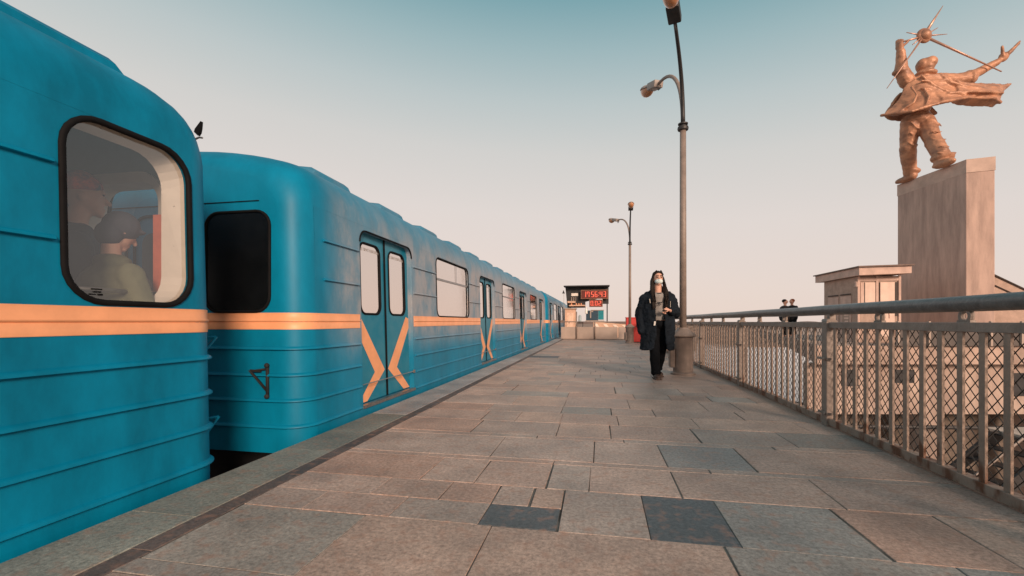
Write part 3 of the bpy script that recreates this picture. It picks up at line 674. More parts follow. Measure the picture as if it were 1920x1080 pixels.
# canopy / control point beyond the wall
cp = empty('station_canopy', (-.7, 28.4, 0), label='dark flat canopy with shelves and lit kiosk front beyond the end wall', cat='canopy')
M['black'] = mat('black_sheet_metal', (.018, .018, .022), .6, var=.5, scale=3)
def V(a, b): return Vector(a), Vector(b)
c_ = MB().prism([(-1.35, 0, 3.12), (1.32, 0, 3.18), (1.32, 0, 2.06), (.95, 0, 2.06), (.95, 0, 2.45), (-.1, 0, 2.2), (-.1, 0, 1.83), (-1.22, 0, 1.83)], (0, .12, 0)); c_.build('back_panel', M['black'], cp)
MB().bbox(-1.42, 1.37, -.55, .3, 3.12, 3.19, .01).build('roof_slab', M['black'], cp)
MB().box(-1.1, -1.02, .2, .28, 0, 3.1).box(1.2, 1.27, .2, .28, 0, 3.1).build('support_post', M['black'], cp)
MB().bbox(-.98, -.55, -.06, -.005, 2.56, 2.74, .01).build('white_box_lamp', mat('white_lamp_box', (.75, .68, .62), .5), cp)
sh = MB().bbox(-1.2, -.72, -.3, -.01, 2.12, 2.24, .01); sh.build('upper_shelf', M['peach'], cp)
MB().bbox(-1.1, -.10, -.32, -.01, 1.92, 2.0, .01).build('lower_shelf', M['peach'], cp)
ob = MB()
for q in (-.95, -.65, -.5, -.35): ob.lathe([(.035, 2.0), (.05, 2.03), (.03, 2.09), (.01, 2.11)], (q, -.2, 0), 10)
ob.build('shelf_ornament', mat('orange_knob', (.75, .33, .17), .5), cp, smooth=True)
MB().box(-.99, -.92, -.05, -.01, 2.24, 2.5).box(-.85, -.79, -.05, -.01, 2.24, 2.5).box(-.72, -.68, -.05, -.01, 2.0, 2.5).build('slat', M['lamp_paint'], cp)
def segs(ch): return {'0': 'abcdef', '1': 'bc', '2': 'abged', '3': 'abgcd', '4': 'fgbc', '5': 'afgcd', '6': 'afgecd', '7': 'fabc', '8': 'abcdefg', '9': 'abcdfg'}[ch]
def digit(mb, ch, x, z, wd, h, t, y):
    S = {'a': (x, x+wd, z+h-t, z+h), 'd': (x, x+wd, z, z+t), 'g': (x, x+wd, z+h/2-t/2, z+h/2+t/2), 'f': (x, x+t, z+h/2, z+h), 'b': (x+wd-t, x+wd, z+h/2, z+h), 'e': (x, x+t, z, z+h/2), 'c': (x+wd-t, x+wd, z, z+h/2)}
    for s_ in segs(ch):
        a, b, c, d = S[s_]; g_ = .006; y_ = y-(.001 if s_ in 'adg' else 0); mb.box(a+(0 if s_ in 'adg' else 0), b, y_-.012, y_, c+g_, d-g_)
M['led'] = mat('lit_red_digit', (1.0, .16, .10), .4, var=0, emit=.55); M['ledoff'] = mat('dark_red_display', (.12, .018, .012), .4, var=.2); M['brz'] = mat('bronze_display_case', (.25, .13, .08), .5)
def display(name, loc, w_, h_, label, items, dh, dw):
    e = empty(name, loc, label=label, cat='digital display')
    MB().bbox(0, w_, 0, .12, 0, h_, .01).build('case', M['brz'], e)
    MB().box(.035, w_-.035, -.006, -.001, .035, h_-.035).build('screen', M['ledoff'], e)
    for it_ in items:
        ch, x = it_; d = MB()
        if ch in ':.':
            for zz in ((h_*.34, h_*.62) if ch == ':' else (.07,)): d.box(x, x+.03, -.016, -.007, zz, zz+.035)
        elif ch == '1': d.box(x+dw*.55, x+dw*.55+.032, -.016, -.007, (h_-dh)/2, (h_+dh)/2)
        else: digit(d, ch, x, (h_-dh)/2, dw, dh, .032, -.008)
        d.build('digit' if ch not in ':.' else 'separator_dot', M['led'], e)
    return e
display('clock_display', (-1.07, 28.06, 2.36), 1.66, .56, 'long red digital clock reading 17 56:43 on the dark canopy', [('1', .20), ('7', .37), ('5', .63), ('6', .85), (':', 1.065), ('4', 1.15), ('3', 1.37)], .34, .15)
display('interval_display', (-.56, 28.06, 1.86), .82, .46, 'shorter red digital display reading 0.02 hanging under the long clock', [('0', .09), ('.', .27), ('0', .35), ('2', .57)], .29, .15)
# equipment below the displays
tb = empty('teal_cabinet', (.04, 28.3, 1.03), label='teal and dark blue cabinet below the two displays', cat='cabinet')
M['tealbox'] = mat('teal_sheet', (.0, .20, .25), .5); M['navy'] = mat('navy_sheet', (.015, .05, .085), .5)
MB().bbox(-.05, .28, 0, .4, .05, .62, .01).build('teal_panel', M['tealbox'], tb); MB().bbox(-.80, -.055, .02, .4, .0, .62, .01).build('navy_panel', M['navy'], tb)
MB().box(-.56, -.48, -.03, .0, .15, .6).box(-.48, -.36, -.03, 0, .52, .6).build('grey_bracket', M['lamp_head'], tb); MB().box(-.84, .32, -.04, .42, -.05, .0).box(-.5, .3, -.02, .42, .622, .66).build('shelf_edge', M['panel'], tb)
pb = empty('white_canister', (-.74, 28.1, 1.45), label='small white canister standing beside the lower display', cat='canister')
MB().lathe([(.075, 0), (.075, .22), (.05, .25), (.04, .25), (.04, .42), (.03, .43)], n=14).build('body', mat('white_plastic', (.8, .78, .75), .4), pb, smooth=False)
pb2 = empty('blue_canister', (-1.12, 27.9, .95), label='pale blue canister under the canopy left of the cabinet', cat='canister'); MB().lathe([(.09, 0), (.09, .33), (.06, .38), (.05, .42)], n=14).build('body', mat('pale_blue_plastic', (.35, .45, .5), .4), pb2); MB().box(-.2, .2, -.15, .15, -.05, -.0).box(-.19, -.16, -.1, .1, -.95, -.05).box(.16, .19, -.1, .1, -.95, -.05).build('stand', M['dark'], pb2)
kb = empty('control_cabin', (-1.75, 27.4, 0), label='peach plastered cabin with pale door under the canopy by the train', cat='cabin')
MB().bbox(-.25, .38, 0, .8, .0, 1.72, .01).build('wall', M['peach'], kb); MB().box(-.13, .26, -.02, -.002, .1, 1.5).build('door', mat('pale_peach_door', (.75, .52, .40), .6), kb); MB().bbox(-.3, .44, -.08, .85, 1.72, 1.78, .01).build('roof', M['panel'], kb)
MB().box(-.02, .02, -.03, -.021, .85, .92).build('handle', M['dark'], kb)
# beige stair housing with sloping roof lights behind the wall
sh = empty('stair_housing', (1.3, 27.5, 0), label='low peach stair housing with sloping roof panels behind the end wall', cat='stair housing')
MB().prism([(-1.6, 0, 0), (-1.6, 0, .95), (.6, 0, .78), (2.2, 0, .70), (2.2, 0, 0)], (0, 3, 0)).build('wall', M['peach'], sh)
q = MB()
for k in range(6): q.prism([(-1.4+.55*k, -.03, .60), (-1.2+.55*k, -.03, .60), (-1.38+.55*k, -.03, .84-.03*k), (-1.58+.55*k, -.03, .84-.03*k)], (0, .02, 0))
q.build('roof_light', mat('pale_roof_light', (.85, .72, .62), .3), sh)
MB().box(-1.9, 1.2, 27.4, 31, -1, -.0).v
sp_ = empty('loudspeaker', (-2.12, 27.8, 2.78), label='tiny black horn loudspeaker on a thin pole left of the canopy', cat='loudspeaker')
MB().lathe([(.09, -.08), (.085, -.07), (.03, .04), (.03, .10)], n=12).build('horn', M['black'], sp_); MB().tube([(.02, .03, -2.78), (.02, .03, .1)], .012, 6).build('pole', M['panel'], sp_)
tag(MB().box(-2.6, 5, 24.75, 60, -.6, -.02).build('rear_deck', M['concrete']), kind='structure')

# ------------------------------------------------------------------ terrace with kiosk, pedestal, statue
M['bronze'] = mat('weathered_bronze', (.60, .30, .175), .5, .15, var=.2, scale=2.4, col2=(.28, .14, .09), bump=.9, bscale=10, streak=(.6, .6, 1.3))
M['stain_conc'] = mat('stained_pink_concrete', (.60, .42, .35), .85, var=.2, scale=2.2, col2=(.42, .295, .25), streak=(2.2, 2.2, .35), bump=.35, bscale=12)
mtr2 = mat('terrace_concrete', (.42, .31, .26), .85, var=.25, scale=.8)
A = Matrix.Rotation(R(10.92), 4, 'Z')
# terrace deck outline in plan (world)
def W2(xc, D): v = A @ Vector((xc, D, 0)); return (v.x, v.y)
deck = [W2(9.0, 13.2), W2(40, 13.2), W2(60, 60), W2(22, 40), W2(13.0, 21)]
tag(MB().prism([(x, y_, -.30) for x, y_ in deck], (0, 0, .55)).build('terrace_deck', mtr2), kind='structure')
# lower plaza, retaining wall and piers
tag(MB().prism([(x, y_, -5.3) for x, y_ in (W2(3.2, 3.2), W2(11, 14.5), W2(22, 26), W2(60, 60), W2(120, 60), W2(90, -30), W2(6, -20))], (0, 0, .3)).build('lower_plaza', mat('dark_plaza_asphalt', (.36, .29, .25), .9, var=.4, scale=.5)), kind='structure')
pf = empty('terrace_wall', (*W2(9.0, 13.6), -5), label='brown retaining wall with dark openings below the terrace', cat='wall')
T_ = Matrix.Translation((0, 0, 0))
fw = MB(); tw = MB()
RA = Matrix.Rotation(R(10.92), 4, 'Z')
fw.box(0, 31, .0, .25, 3.15, 4.70, RA); 
for k in range(9): fw.box(k*3.4, k*3.4+.5, .0, .5, 0, 3.15, RA)
fw.build('wall', mat('brown_stained_fascia', (.50, .39, .33), .85, var=.3, scale=1.1, streak=(1.5, 1.5, .5), col2=(.30, .22, .19)), pf)
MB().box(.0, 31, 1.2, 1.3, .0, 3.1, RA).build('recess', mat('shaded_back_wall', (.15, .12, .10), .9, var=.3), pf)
q = MB()
for k in (2, 4, 5, 7): q.box(k*3.4+.9, k*3.4+2.6, .9, 1.1, .3, 2.6, RA)
q.build('pale_panel', mat('pale_panel', (.6, .5, .43), .7), pf)
q = MB()
for (a, b_, z0, z1) in ((1.0, 1.5, 4.0, 4.5), (2.6, 3.2, 4.1, 4.5), (6.2, 6.8, 3.7, 4.4)): q.box(a, b_, -.02, -.004, z0, z1, RA)
q.build('dark_opening', M['kdark_'] if 'kdark_' in M else M['black'], pf)
MB().tube([RA @ Vector((0, -.5, 2.9)), RA @ Vector((16, -.5, 2.75))], .06, 8).build('pipe', M['lamp_dark'], pf)
ls = empty('lower_stair', (*W2(7.6, 9.6), -5), label='dark steel stair with pale landing sheets seen through the nearest fence panel', cat='stair')
q = MB().prism([(0, 0, 0), (.4, 0, 0), (4.4, 0, 3.3), (4.0, 0, 3.3)], (0, .08, 0), RA).prism([(0, 1.2, 0), (.4, 1.2, 0), (4.4, 1.2, 3.3), (4.0, 1.2, 3.3)], (0, .08, 0), RA)
for k in range(12): q.box(.3+k*.34, .62+k*.34, .08, 1.2, .15+k*.28, .19+k*.28, RA)
q.build('flight', M['lamp_dark'], ls); q = MB().box(4.2, 6.4, -.3, 1.6, 3.25, 3.32, RA).box(1.2, 2.6, 1.8, 2.6, 1.4, 1.46, RA); q.build('landing', mat('pale_sheet', (.55, .47, .41), .6), ls)
q = MB()
for xx in (4.3, 5.3, 6.3): q.tube([RA @ Vector((xx, -.25, 0)), RA @ Vector((xx, -.25, 4.2))], .035, 6)
q.tube([RA @ Vector((4.3, -.25, 4.2)), RA @ Vector((6.4, -.25, 4.2))], .03, 6).tube([RA @ Vector((.2, 0, 1.0)), RA @ Vector((4.3, 0, 4.2))], .03, 6); q.build('hand_rail', M['lamp_paint'], ls)
bm_ = empty('floating_boom', (20, 58, -9), label='thin dark floating boom lying across the pale water beyond the railing', cat='boom')
MB().tube([(-14, 6, .25), (-2, 2, .25), (10, -3, .25), (26, -9, .25)], .30, 8).build('float', M['dark'], bm_)
# upper parapet with beige bays in front of the pedestal
pr = empty('terrace_parapet', (*W2(11.2, 13.0), .25), label='beige parapet with narrow posts along the terrace edge before the pedestal', cat='parapet')
q = MB()
for k in range(12): q.box(k*.9, k*.9+.06, 0, .06, 0, .72, RA)
q.build('post', M['panel'], pr); MB().box(0, 10, .06, .09, .0, .58, RA).build('panel', mat('dark_infill', (.10, .085, .08), .7), pr)

# kiosk
kk = empty('ticket_kiosk', (8.75, 17.4, .25), label='small flat-roofed pinkish kiosk with boarded windows and panelled door beside the pedestal', cat='kiosk')
M['kpink'] = mat('faded_pink_paint', (.58, .41, .345), .75, var=.14, scale=3); M['kgrey'] = mat('grey_brown_board', (.42, .30, .245), .8, var=.15, scale=4); M['kpale'] = mat('pale_board', (.74, .55, .46), .7, var=.1, scale=3); M['kdark'] = mat('dark_gap', (.05, .035, .03), .7)
MB().box(0, 1.9, 0, 2.3, -.2, 2.26).build('wall', M['kgrey'], kk)
rf = MB().prism([(-.22, -.42, 2.27), (2.0, -.42, 2.31), (2.0, -.42, 2.55), (-.22, -.42, 2.53)], (0, 3.1, 0)); rf.build('roof', M['kpink'], kk)
rf = MB().prism([(-.30, -.50, 2.535), (2.05, -.50, 2.555), (2.05, -.50, 2.60), (-.30, -.50, 2.575)], (0, 3.25, 0)); rf.build('roof_sheet', mat('old_roofing_felt', (.20, .14, .12), .85), kk)
MB().box(-.003, .10, -.04, -.003, -.2, 2.26).box(.80, .90, -.04, -.003, -.2, 2.26).box(1.78, 1.88, -.04, -.003, -.2, 2.26).box(.10, 1.8, -.035, -.003, 2.1, 2.2).build('corner_trim', M['kpink'], kk)
for (a, b, z0, z1, mm) in ((.32, .78, 1.25, 2.05, 'kpale'), (.14, .30, 1.25, 2.05, 'kpink'), (1.0, 1.62, .2, 1.15, 'kpale'), (1.0, 1.62, 1.17, 2.05, 'kpale'), (.12, .78, .0, 1.22, 'kgrey')):
    MB().box(a, b, -.022, -.002, z0, z1).build('boarded_pane', M[mm], kk)
MB().box(.295, .325, -.03, -.012, 1.22, 2.05).box(.965, .995, -.026, -.006, .2, 2.05).box(1.64, 1.76, -.012, -.002, .9, 2.05).build('dark_gap', M['kdark'], kk)
MB().tube([(1.28, -.03, .95+.07), (1.30, -.03, 1.08), (1.34, -.03, 1.10), (1.37, -.03, 1.06), (1.37, -.03, .98), (1.38, -.03, .82)], .008, 6).build('painted_mark', mat('red_mark', (.45, .12, .08), .6), kk)
for (y0_, y1_) in ((.35, 1.05), (1.2, 1.95)):
    dd = MB().box(-.03, -.004, y0_, y1_, .0, 1.62).build('door', M['kpink'], kk); MB().box(-.036, -.031, y0_+.1, y1_-.1, .15, 1.35).build('door_panel', M['kgrey'], kk); MB().box(-.05, -.031, y0_, y1_, 1.66, 1.70).build('door_lintel', M['kdark'], kk)
MB().box(-.042, -.037, .5, .78, .80, .86).box(-.042, -.037, .5, .78, .92, .97).box(-.042, -.037, .52, .75, .70, .74).build('small_notice', M['kpale'], kk)
MB().lathe([(.09, 1.90), (.085, 1.93), (.05, 1.98), (.05, 2.06)], (-.12, -.1, 0), 12).box(-.13, -.11, -.1, -.0, 2.05, 2.09).build('wall_lamp', M['kpink'], kk)
# stair handrail in front of the kiosk
sr = empty('stair_rail', (8.9, 15.6, .25), label='short sloping dark stair handrail below the kiosk', cat='handrail')
MB().tube([(-.4, 0, -.35), (.75, .0, .52), (1.6, .0, .52)], .035, 8).tube([(-.4, .25, -.35), (.75, .25, .52), (1.6, .25, .52)], .03, 8).build('rail_tube', M['lamp_dark'], sr, smooth=True); MB().box(.72, .78, -.02, .04, 0, .5).box(1.5, 1.56, -.02, .04, 0, .5).build('rail_post', M['lamp_dark'], sr)
# pedestal
pd = MB(); P4 = [(12.01, 17.62), (12.78, 17.44+.03), (13.0, 20.35), (11.67, 20.38)]
pc = Vector((12.3, 18.9, 0))
P4 = [W2(15.2, 15.0), W2(15.87, 14.72), W2(16.3, 17.8), W2(15.32, 17.8)]
o_ = empty('monument_pedestal', (pc.x, pc.y, .25), label='tall stained pinkish concrete pedestal carrying the bronze statue', cat='pedestal')
top = [Vector((x-pc.x, y_-pc.y, 6.11)) for x, y_ in P4]; bot = [Vector((x-pc.x, y_-pc.y, 0)) for x, y_ in P4]
m_ = MB().add(bot+top, [(0,1,2,3), (4,5,6,7), (0,1,5,4), (1,2,6,5), (2,3,7,6), (3,0,4,7)])
pb_ = m_.build('shaft', M['stain_conc'], o_); bv = pb_.modifiers.new('b', 'BEVEL'); bv.width = .02; bv.segments = 2
cen = sum((t for t in top), Vector())/4
cpv = [cen+(t-cen)*1.012 for t in top]
MB().add([v-Vector((0, 0, .42)) for v in cpv]+[v+Vector((0, 0, .025)) for v in cpv], [(4,5,6,7), (0,1,5,4), (1,2,6,5), (2,3,7,6), (3,0,4,7)]).build('cap_course', mat('pink_cap_concrete', (.58, .42, .35), .8, var=.15, scale=2), o_)
# sloping roof structure to the right of the pedestal
rr_ = empty('sloping_roof', (*W2(16.45, 16.0), .25), label='low building with dull sloping roof descending right of the pedestal', cat='building')
kk.scale = (.69, 1, 1)
MB().prism([(.0, 0, .3), (.0, 0, 2.78), (.6, 0, 2.42), (3.4, 0, 1.10), (3.4, 0, .3)], (0, 3, 0), RA).build('roof', M['kgrey'], rr_)
MB().box(.05, 3.3, .1, 2.9, -.0, .29, RA).build('wall', M['kpale'], rr_)
q = MB().tube([RA @ Vector((0, -.03, 2.35)), RA @ Vector((3.4, -.03, .8))], .02, 6).tube([RA @ Vector((0, -.03, 1.95)), RA @ Vector((1.6, -.03, 1.25))], .02, 6).tube([RA @ Vector((0, -.03, 2.80)), RA @ Vector((.6, -.03, 2.44)), RA @ Vector((3.4, -.03, 1.12))], .03, 6); q.build('roof_batten', M['kdark'], rr_)

# statue: bronze figure seen from behind, coat flying to the right
st = empty('statue', (11.89, 19.2, 6.36), R(10.92), label='bronze figure with raised arms and coat blown sideways on top of the pedestal', cat='statue')
b = MB()
def cp2(a, b_, r0, r1): b.cap(a, b_, r0, r1)
# left leg (image left), right leg
cp2((-.46, .1, 2.02), (-.40, .28, 1.14), .31, .25); cp2((-.40, .28, 1.14), (-.08, .55, .25), .27, .20); b.ell((-.10, .75, .10), (.16, .42, .12)); b.ell((-.05, .52, .16), (.18, .2, .15)); b.ell((-.03, .52, .34), (.27, .27, .13))
cp2((-.05, -.05, 1.98), (-.10, -.42, 1.12), .31, .24); cp2((-.10, -.42, 1.12), (-.10, -.75, .48), .26, .25); b.ell((-.08, -.74, .40), (.33, .33, .17)); b.ell((-.20, -.92, .14), (.17, .42, .15)); b.ell((-.16, -.78, .22), (.2, .24, .17))
b.ell((-.26, .02, 2.13), (.46, .36, .30)); b.ell((-.26, 0, 2.5), (.42, .32, .42)); b.ell((-.18, 0, 3.0), (.52, .36, .5)); b.ell((-.12, 0, 3.38), (.62, .34, .32))
for (p0, p1, p2, rr) in (((-.70, -.18, 1.95), (-.45, -.14, 1.72), (-.22, -.22, 1.62), .032), ((-.68, -.10, 1.6), (-.46, -.05, 1.45), (-.26, .02, 1.42), .03), ((-.62, .02, 1.25), (-.42, -.02, 1.12), (-.20, .08, 1.18), .03), ((-.50, .12, .95), (-.28, .16, .82), (-.05, .30, .84), .03), ((-.36, .3, .62), (-.15, .28, .52), (.06, .44, .58), .035),
                      ((-.05, -.40, 1.92), (.12, -.42, 1.75), (.30, -.30, 1.72), .03), ((-.36, -.50, 1.45), (-.15, -.66, 1.35), (.12, -.56, 1.42), .022), ((-.34, -.62, 1.12), (-.12, -.74, 1.02), (.13, -.66, 1.10), .03), ((-.34, -.82, .80), (-.12, -.96, .70), (.12, -.82, .78), .022), ((-.40, -.9, .52), (-.12, -1.05, .44), (.2, -.95, .5), .05)):
    b.cap(p0, p1, rr*.6, rr, 8); b.cap(p1, p2, rr, rr*.6, 8)
# arms
cp2((-.66, 0, 3.48), (-.94, -.05, 3.88), .25, .22); cp2((-.94, -.05, 3.9), (-1.08, -.2, 4.5), .20, .13); b.ell((-.93, -.04, 3.82), (.29, .24, .12))
b.ell((-1.12, -.2, 4.68), (.10, .14, .17))
for k, (dx, dz) in enumerate(((-.05, .28), (-.01, .30), (.04, .27), (.08, .2))): b.cap((-1.13+dx*.4, -.2-.05*k+.08, 4.75), (-1.14+dx, -.2-.05*k+.08, 4.72+dz*.75), .045, .03)
b.cap((-1.08, -.24, 4.62), (-.90, -.3, 4.80), .06, .04)
cp2((.42, 0, 3.5), (1.05, -.02, 3.50), .29, .25); cp2((1.05, -.02, 3.50), (1.55, -.08, 3.58), .25, .25); b.ell((1.52, -.08, 3.56), (.13, .29, .30)); cp2((1.5, -.08, 3.6), (2.45, -.2, 4.10), .185, .13)
b.ell((2.68, -.2, 4.28), (.24, .10, .15), Matrix.Rotation(R(-42), 3, 'Y').to_euler())
for k, (x_, z_) in enumerate(((3.17, 4.80), (3.22, 4.75), (3.14, 4.62), (3.02, 4.50))): b.cap((2.78, -.28+.05*k, 4.38-.03*k), (x_, -.30+.06*k, z_), .06, .035)
b.cap((2.60, -.26, 4.28), (2.50, -.32, 4.58), .06, .045)
# neck, head, hat
b.cap((-.02, 0, 3.5), (.02, 0, 3.9), .22, .2); b.ell((.03, 0, 4.06), (.26, .29, .31)); b.ell((.0, -.02, 3.76), (.36, .30, .13)); b.ell((.08, -.12, 4.14), (.24, .20, .21))
b.ell((-.12, .0, 4.10), (.17, .22, .24)); b.ell((.20, .05, 4.16), (.12, .2, .12))
body = fuse(b, 'figure', M['bronze'], st, .028, 2, [(.30, .05)])
# coat: flared sheet with thickness
ct = MB()
def patch(rows, th):
    n = len(rows[0]); m2 = len(rows); vs = [Vector(p) for r_ in rows for p in r_]
    fs = [(i*n+j, i*n+j+1, (i+1)*n+j+1, (i+1)*n+j) for i in range(m2-1) for j in range(n-1)]
    me = bpy.data.meshes.new('t'); me.from_pydata([tuple(v) for v in vs], [], fs); o = link('t', me)
    s1 = o.modifiers.new('a', 'SUBSURF'); s1.levels = 2; s2 = o.modifiers.new('b', 'SOLIDIFY'); s2.thickness = th; s2.offset = 0
    dg = bpy.context.evaluated_depsgraph_get(); e = bpy.data.meshes.new_from_object(o.evaluated_get(dg)); bpy.data.objects.remove(o)
    ct.add([v.co for v in e.vertices], [tuple(p.vertices) for p in e.polygons])
# back panel: rows from shoulder line to hem, camera side (y<0)
patch([[(-.85, -.10, 3.35), (-.45, -.42, 3.5), (.1, -.46, 3.55), (.55, -.38, 3.45), (.8, -.15, 3.3)],
       [(-.90, -.05, 3.0), (-.5, -.50, 3.05), (.1, -.52, 3.1), (.6, -.50, 3.1), (1.1, -.30, 3.15)],
       [(-1.05, .0, 2.68), (-.7, -.55, 2.62), (.0, -.62, 2.72), (.7, -.60, 2.85), (1.4, -.40, 3.05)],
       [(-1.25, .1, 2.45), (-.9, -.60, 2.35), (-.1, -.75, 2.42), (.7, -.70, 2.62), (1.6, -.45, 2.85)],
       [(-1.62, .1, 2.22), (-1.1, -.62, 2.06), (-.2, -.85, 2.28), (.7, -.75, 2.50), (1.75, -.48, 2.70)]], .10)
# flying tail to the right
patch([[(.55, -.45, 3.18), (1.3, -.38, 3.22), (2.2, -.20, 3.28), (2.95, .1, 3.42), (3.55, .3, 3.60)],
       [(.55, -.62, 2.98), (1.3, -.60, 3.02), (2.1, -.40, 3.05), (2.8, -.05, 3.22), (3.45, .25, 3.50)],
       [(.50, -.72, 2.76), (1.3, -.72, 2.80), (2.0, -.55, 2.78), (2.55, -.25, 2.95), (2.75, .1, 3.12)],
       [(.40, -.72, 2.55), (1.2, -.55, 2.62), (1.9, -.60, 2.55), (2.45, -.35, 2.66), (2.66, .0, 2.74)],
       [(.35, -.50, 2.46), (1.1, -.20, 2.50), (1.8, -.30, 2.44), (2.4, -.10, 2.52), (2.60, .2, 2.62)]], .09)
patch([[(-.9, .1, 3.2), (-.3, .42, 3.3), (.4, .40, 3.2)], [(-1.1, .25, 2.6), (-.3, .55, 2.6), (.7, .5, 2.7)], [(-1.4, .3, 2.3), (-.3, .65, 2.2), (1.2, .5, 2.5)]], .09)
for (P_, rr) in (([(-.55, -.46, 3.45), (-.25, -.55, 3.1), (.15, -.66, 2.8), (.7, -.76, 2.62)], .05), ([(.1, -.48, 3.5), (.35, -.60, 3.15), (.8, -.68, 2.95), (1.5, -.62, 2.88)], .055), ([(.5, -.45, 3.4), (.7, -.58, 3.12), (1.3, -.55, 3.08), (2.2, -.36, 3.08), (3.2, .12, 3.42)], .055),
                ([(.2, -.72, 2.7), (.9, -.78, 2.72), (1.6, -.72, 2.74), (2.3, -.50, 2.82), (2.7, -.1, 2.98)], .05), ([(-.9, -.45, 3.05), (-.85, -.60, 2.7), (-1.0, -.64, 2.4), (-1.3, -.45, 2.2)], .05), ([(-.55, -.55, 2.95), (-.5, -.68, 2.6), (-.65, -.74, 2.25)], .05), ([(-.2, -.6, 2.75), (-.1, -.76, 2.5), (-.15, -.86, 2.32)], .045),
                ([(-1.62, .0, 2.24), (-1.1, -.68, 2.08), (-.2, -.90, 2.30), (.7, -.80, 2.50), (1.9, -.62, 2.56), (2.5, -.25, 2.60)], .06), ([(-.6, -.50, 3.25), (-.2, -.53, 3.22), (.2, -.55, 3.25)], .035), ([(-.62, -.52, 2.98), (-.3, -.56, 2.92)], .03)):
    for p0, p1 in zip(P_, P_[1:]): ct.cap(p0, p1, rr, rr, 8)
ct2 = fuse(ct, 'coat', M['bronze'], st, .030, 2, [(.40, .07)])
# star / satellite held up
sa = MB().ell((-.32, -.3, 5.0), (.21, .21, .21), n=18).ell((-.32, -.3, 5.0), (.27, .12, .27), n=18); sa.build('orb', M['bronze'], st, smooth=True)
M['rod'] = mat('bare_bronze_rod', (.55, .33, .25), .4, .5)
for (a, c, r0, r1) in (((-1.84, -.5, 2.98), (-.4, -.32, 4.9), .012, .035), ((-.25, -.28, 5.12), (.56, -.1, 6.23), .06, .012), ((-.2, -.3, 4.93), (2.39, -.4, 3.64), .045, .02), ((-.96, -.3, 5.12), (-.4, -.3, 5.02), .012, .03), ((-.2, -.3, 5.0), (.52, -.3, 5.06), .03, .01), ((-.83, -.4, 4.61), (-.4, -.3, 4.95), .015, .03), ((-.22, -.3, 5.05), (.28, -.2, 5.36), .03, .012), ((-1.05, -.28, 4.8), (-.4, -.3, 4.97), .03, .04)):
    MB().tube([a, c], [r0, r1], 8).build('rod', M['rod'], st, smooth=True)

# ------------------------------------------------------------------ the walking person
M['skin'] = mat('skin', (.62, .35, .26), .55, var=.06); M['hair'] = mat('dark_brown_hair', (.012, .008, .006), .6, spec=.2, var=.4, scale=40, streak=(1, 1, .15), bump=.6, bscale=90)
M['coat'] = mat('dark_navy_coat', (.008, .0125, .019), .85, spec=.15, var=.35, scale=9, bump=.6, bscale=25); M['trou'] = mat('black_trousers', (.005, .006, .008), .9, spec=.1, var=.3, bump=.4, bscale=20)
M['shirt'] = mat('grey_marl_shirt', (.25, .235, .225), .9, var=.15, scale=30); M['mask'] = mat('pale_blue_mask', (.66, .76, .76), .8, var=.04); M['shoe'] = mat('dark_brown_shoe', (.05, .028, .02), .5, var=.3)
pn = empty('person', (1.0, 8.0, 0), R(7), label='person with long dark hair, face mask and open navy coat walking beside the lamp post', cat='person'); pn.scale = (1.06, 1.06, 1)
# local: -Y faces the camera, +X is image right
b = MB()
b.ell((0.0, 0, 1.70), (.073, .092, .105)); b.ell((0, -.025, 1.645), (.058, .068, .065)); b.ell((0, -.062, 1.60), (.028, .024, .022))
b.cap((0, .01, 1.42), (0, .005, 1.60), .060, .056)
b.cap((0, -.088, 1.705), (0, -.108, 1.672), .010, .015); b.ell((-.031, -.079, 1.722), (.020, .010, .006)); b.ell((.031, -.079, 1.722), (.020, .010, .006))
for s_ in (-1, 1): b.ell((s_*.076, .01, 1.685), (.010, .02, .03))
b.ell((0, .02, 1.38), (.17, .10, .09)); b.ell((0, .02, 1.2), (.14, .10, .18)); b.ell((0, .02, .98), (.15, .11, .12))
for s_ in (-1, 1): b.cap((0, .02, 1.38), (s_*.17, .02, 1.37), .06, .06)
# arms: image-left hand in the pocket, image-right forearm across the body
b.cap((-.18, .02, 1.37), (-.25, .06, 1.10), .05, .042); b.cap((-.25, .06, 1.10), (-.24, -.03, .87), .04, .03); b.ell((-.235, -.03, .83), (.03, .04, .05))
b.cap((.18, .02, 1.37), (.27, .05, 1.12), .05, .042); b.cap((.27, .05, 1.12), (.14, -.20, 1.14), .04, .028)
# hand of the bent arm
b.ell((.095, -.235, 1.15), (.042, .03, .022)); 
for k in range(4): b.cap((.075-.0, -.25-.006*k, 1.168-.014*k), (.035+.006*k, -.262, 1.172-.015*k), .0095, .0085); b.cap((.035+.006*k, -.262, 1.172-.015*k), (.025+.006*k, -.24, 1.166-.015*k), .0085, .0075)
b.cap((.10, -.25, 1.165), (.055, -.265, 1.19), .011, .009)
# second hand reaching under (holds phone)
b.cap((.06, -.20, 1.10), (.02, -.22, 1.115), .02, .016)
# legs
b.cap((-.085, .02, .93), (-.07, -.08, .50), .085, .06); b.cap((-.07, -.08, .50), (-.055, -.12, .10), .055, .038); b.cap((.085, .02, .93), (.07, .05, .50), .085, .06); b.cap((.07, .05, .50), (.045, .24, .13), .055, .038)
b.ell((-.055, -.17, .05), (.04, .10, .035)); b.ell((.045, .20, .06), (.04, .10, .035))
fuse(b, 'body', M['skin'], pn, .0075, 3)
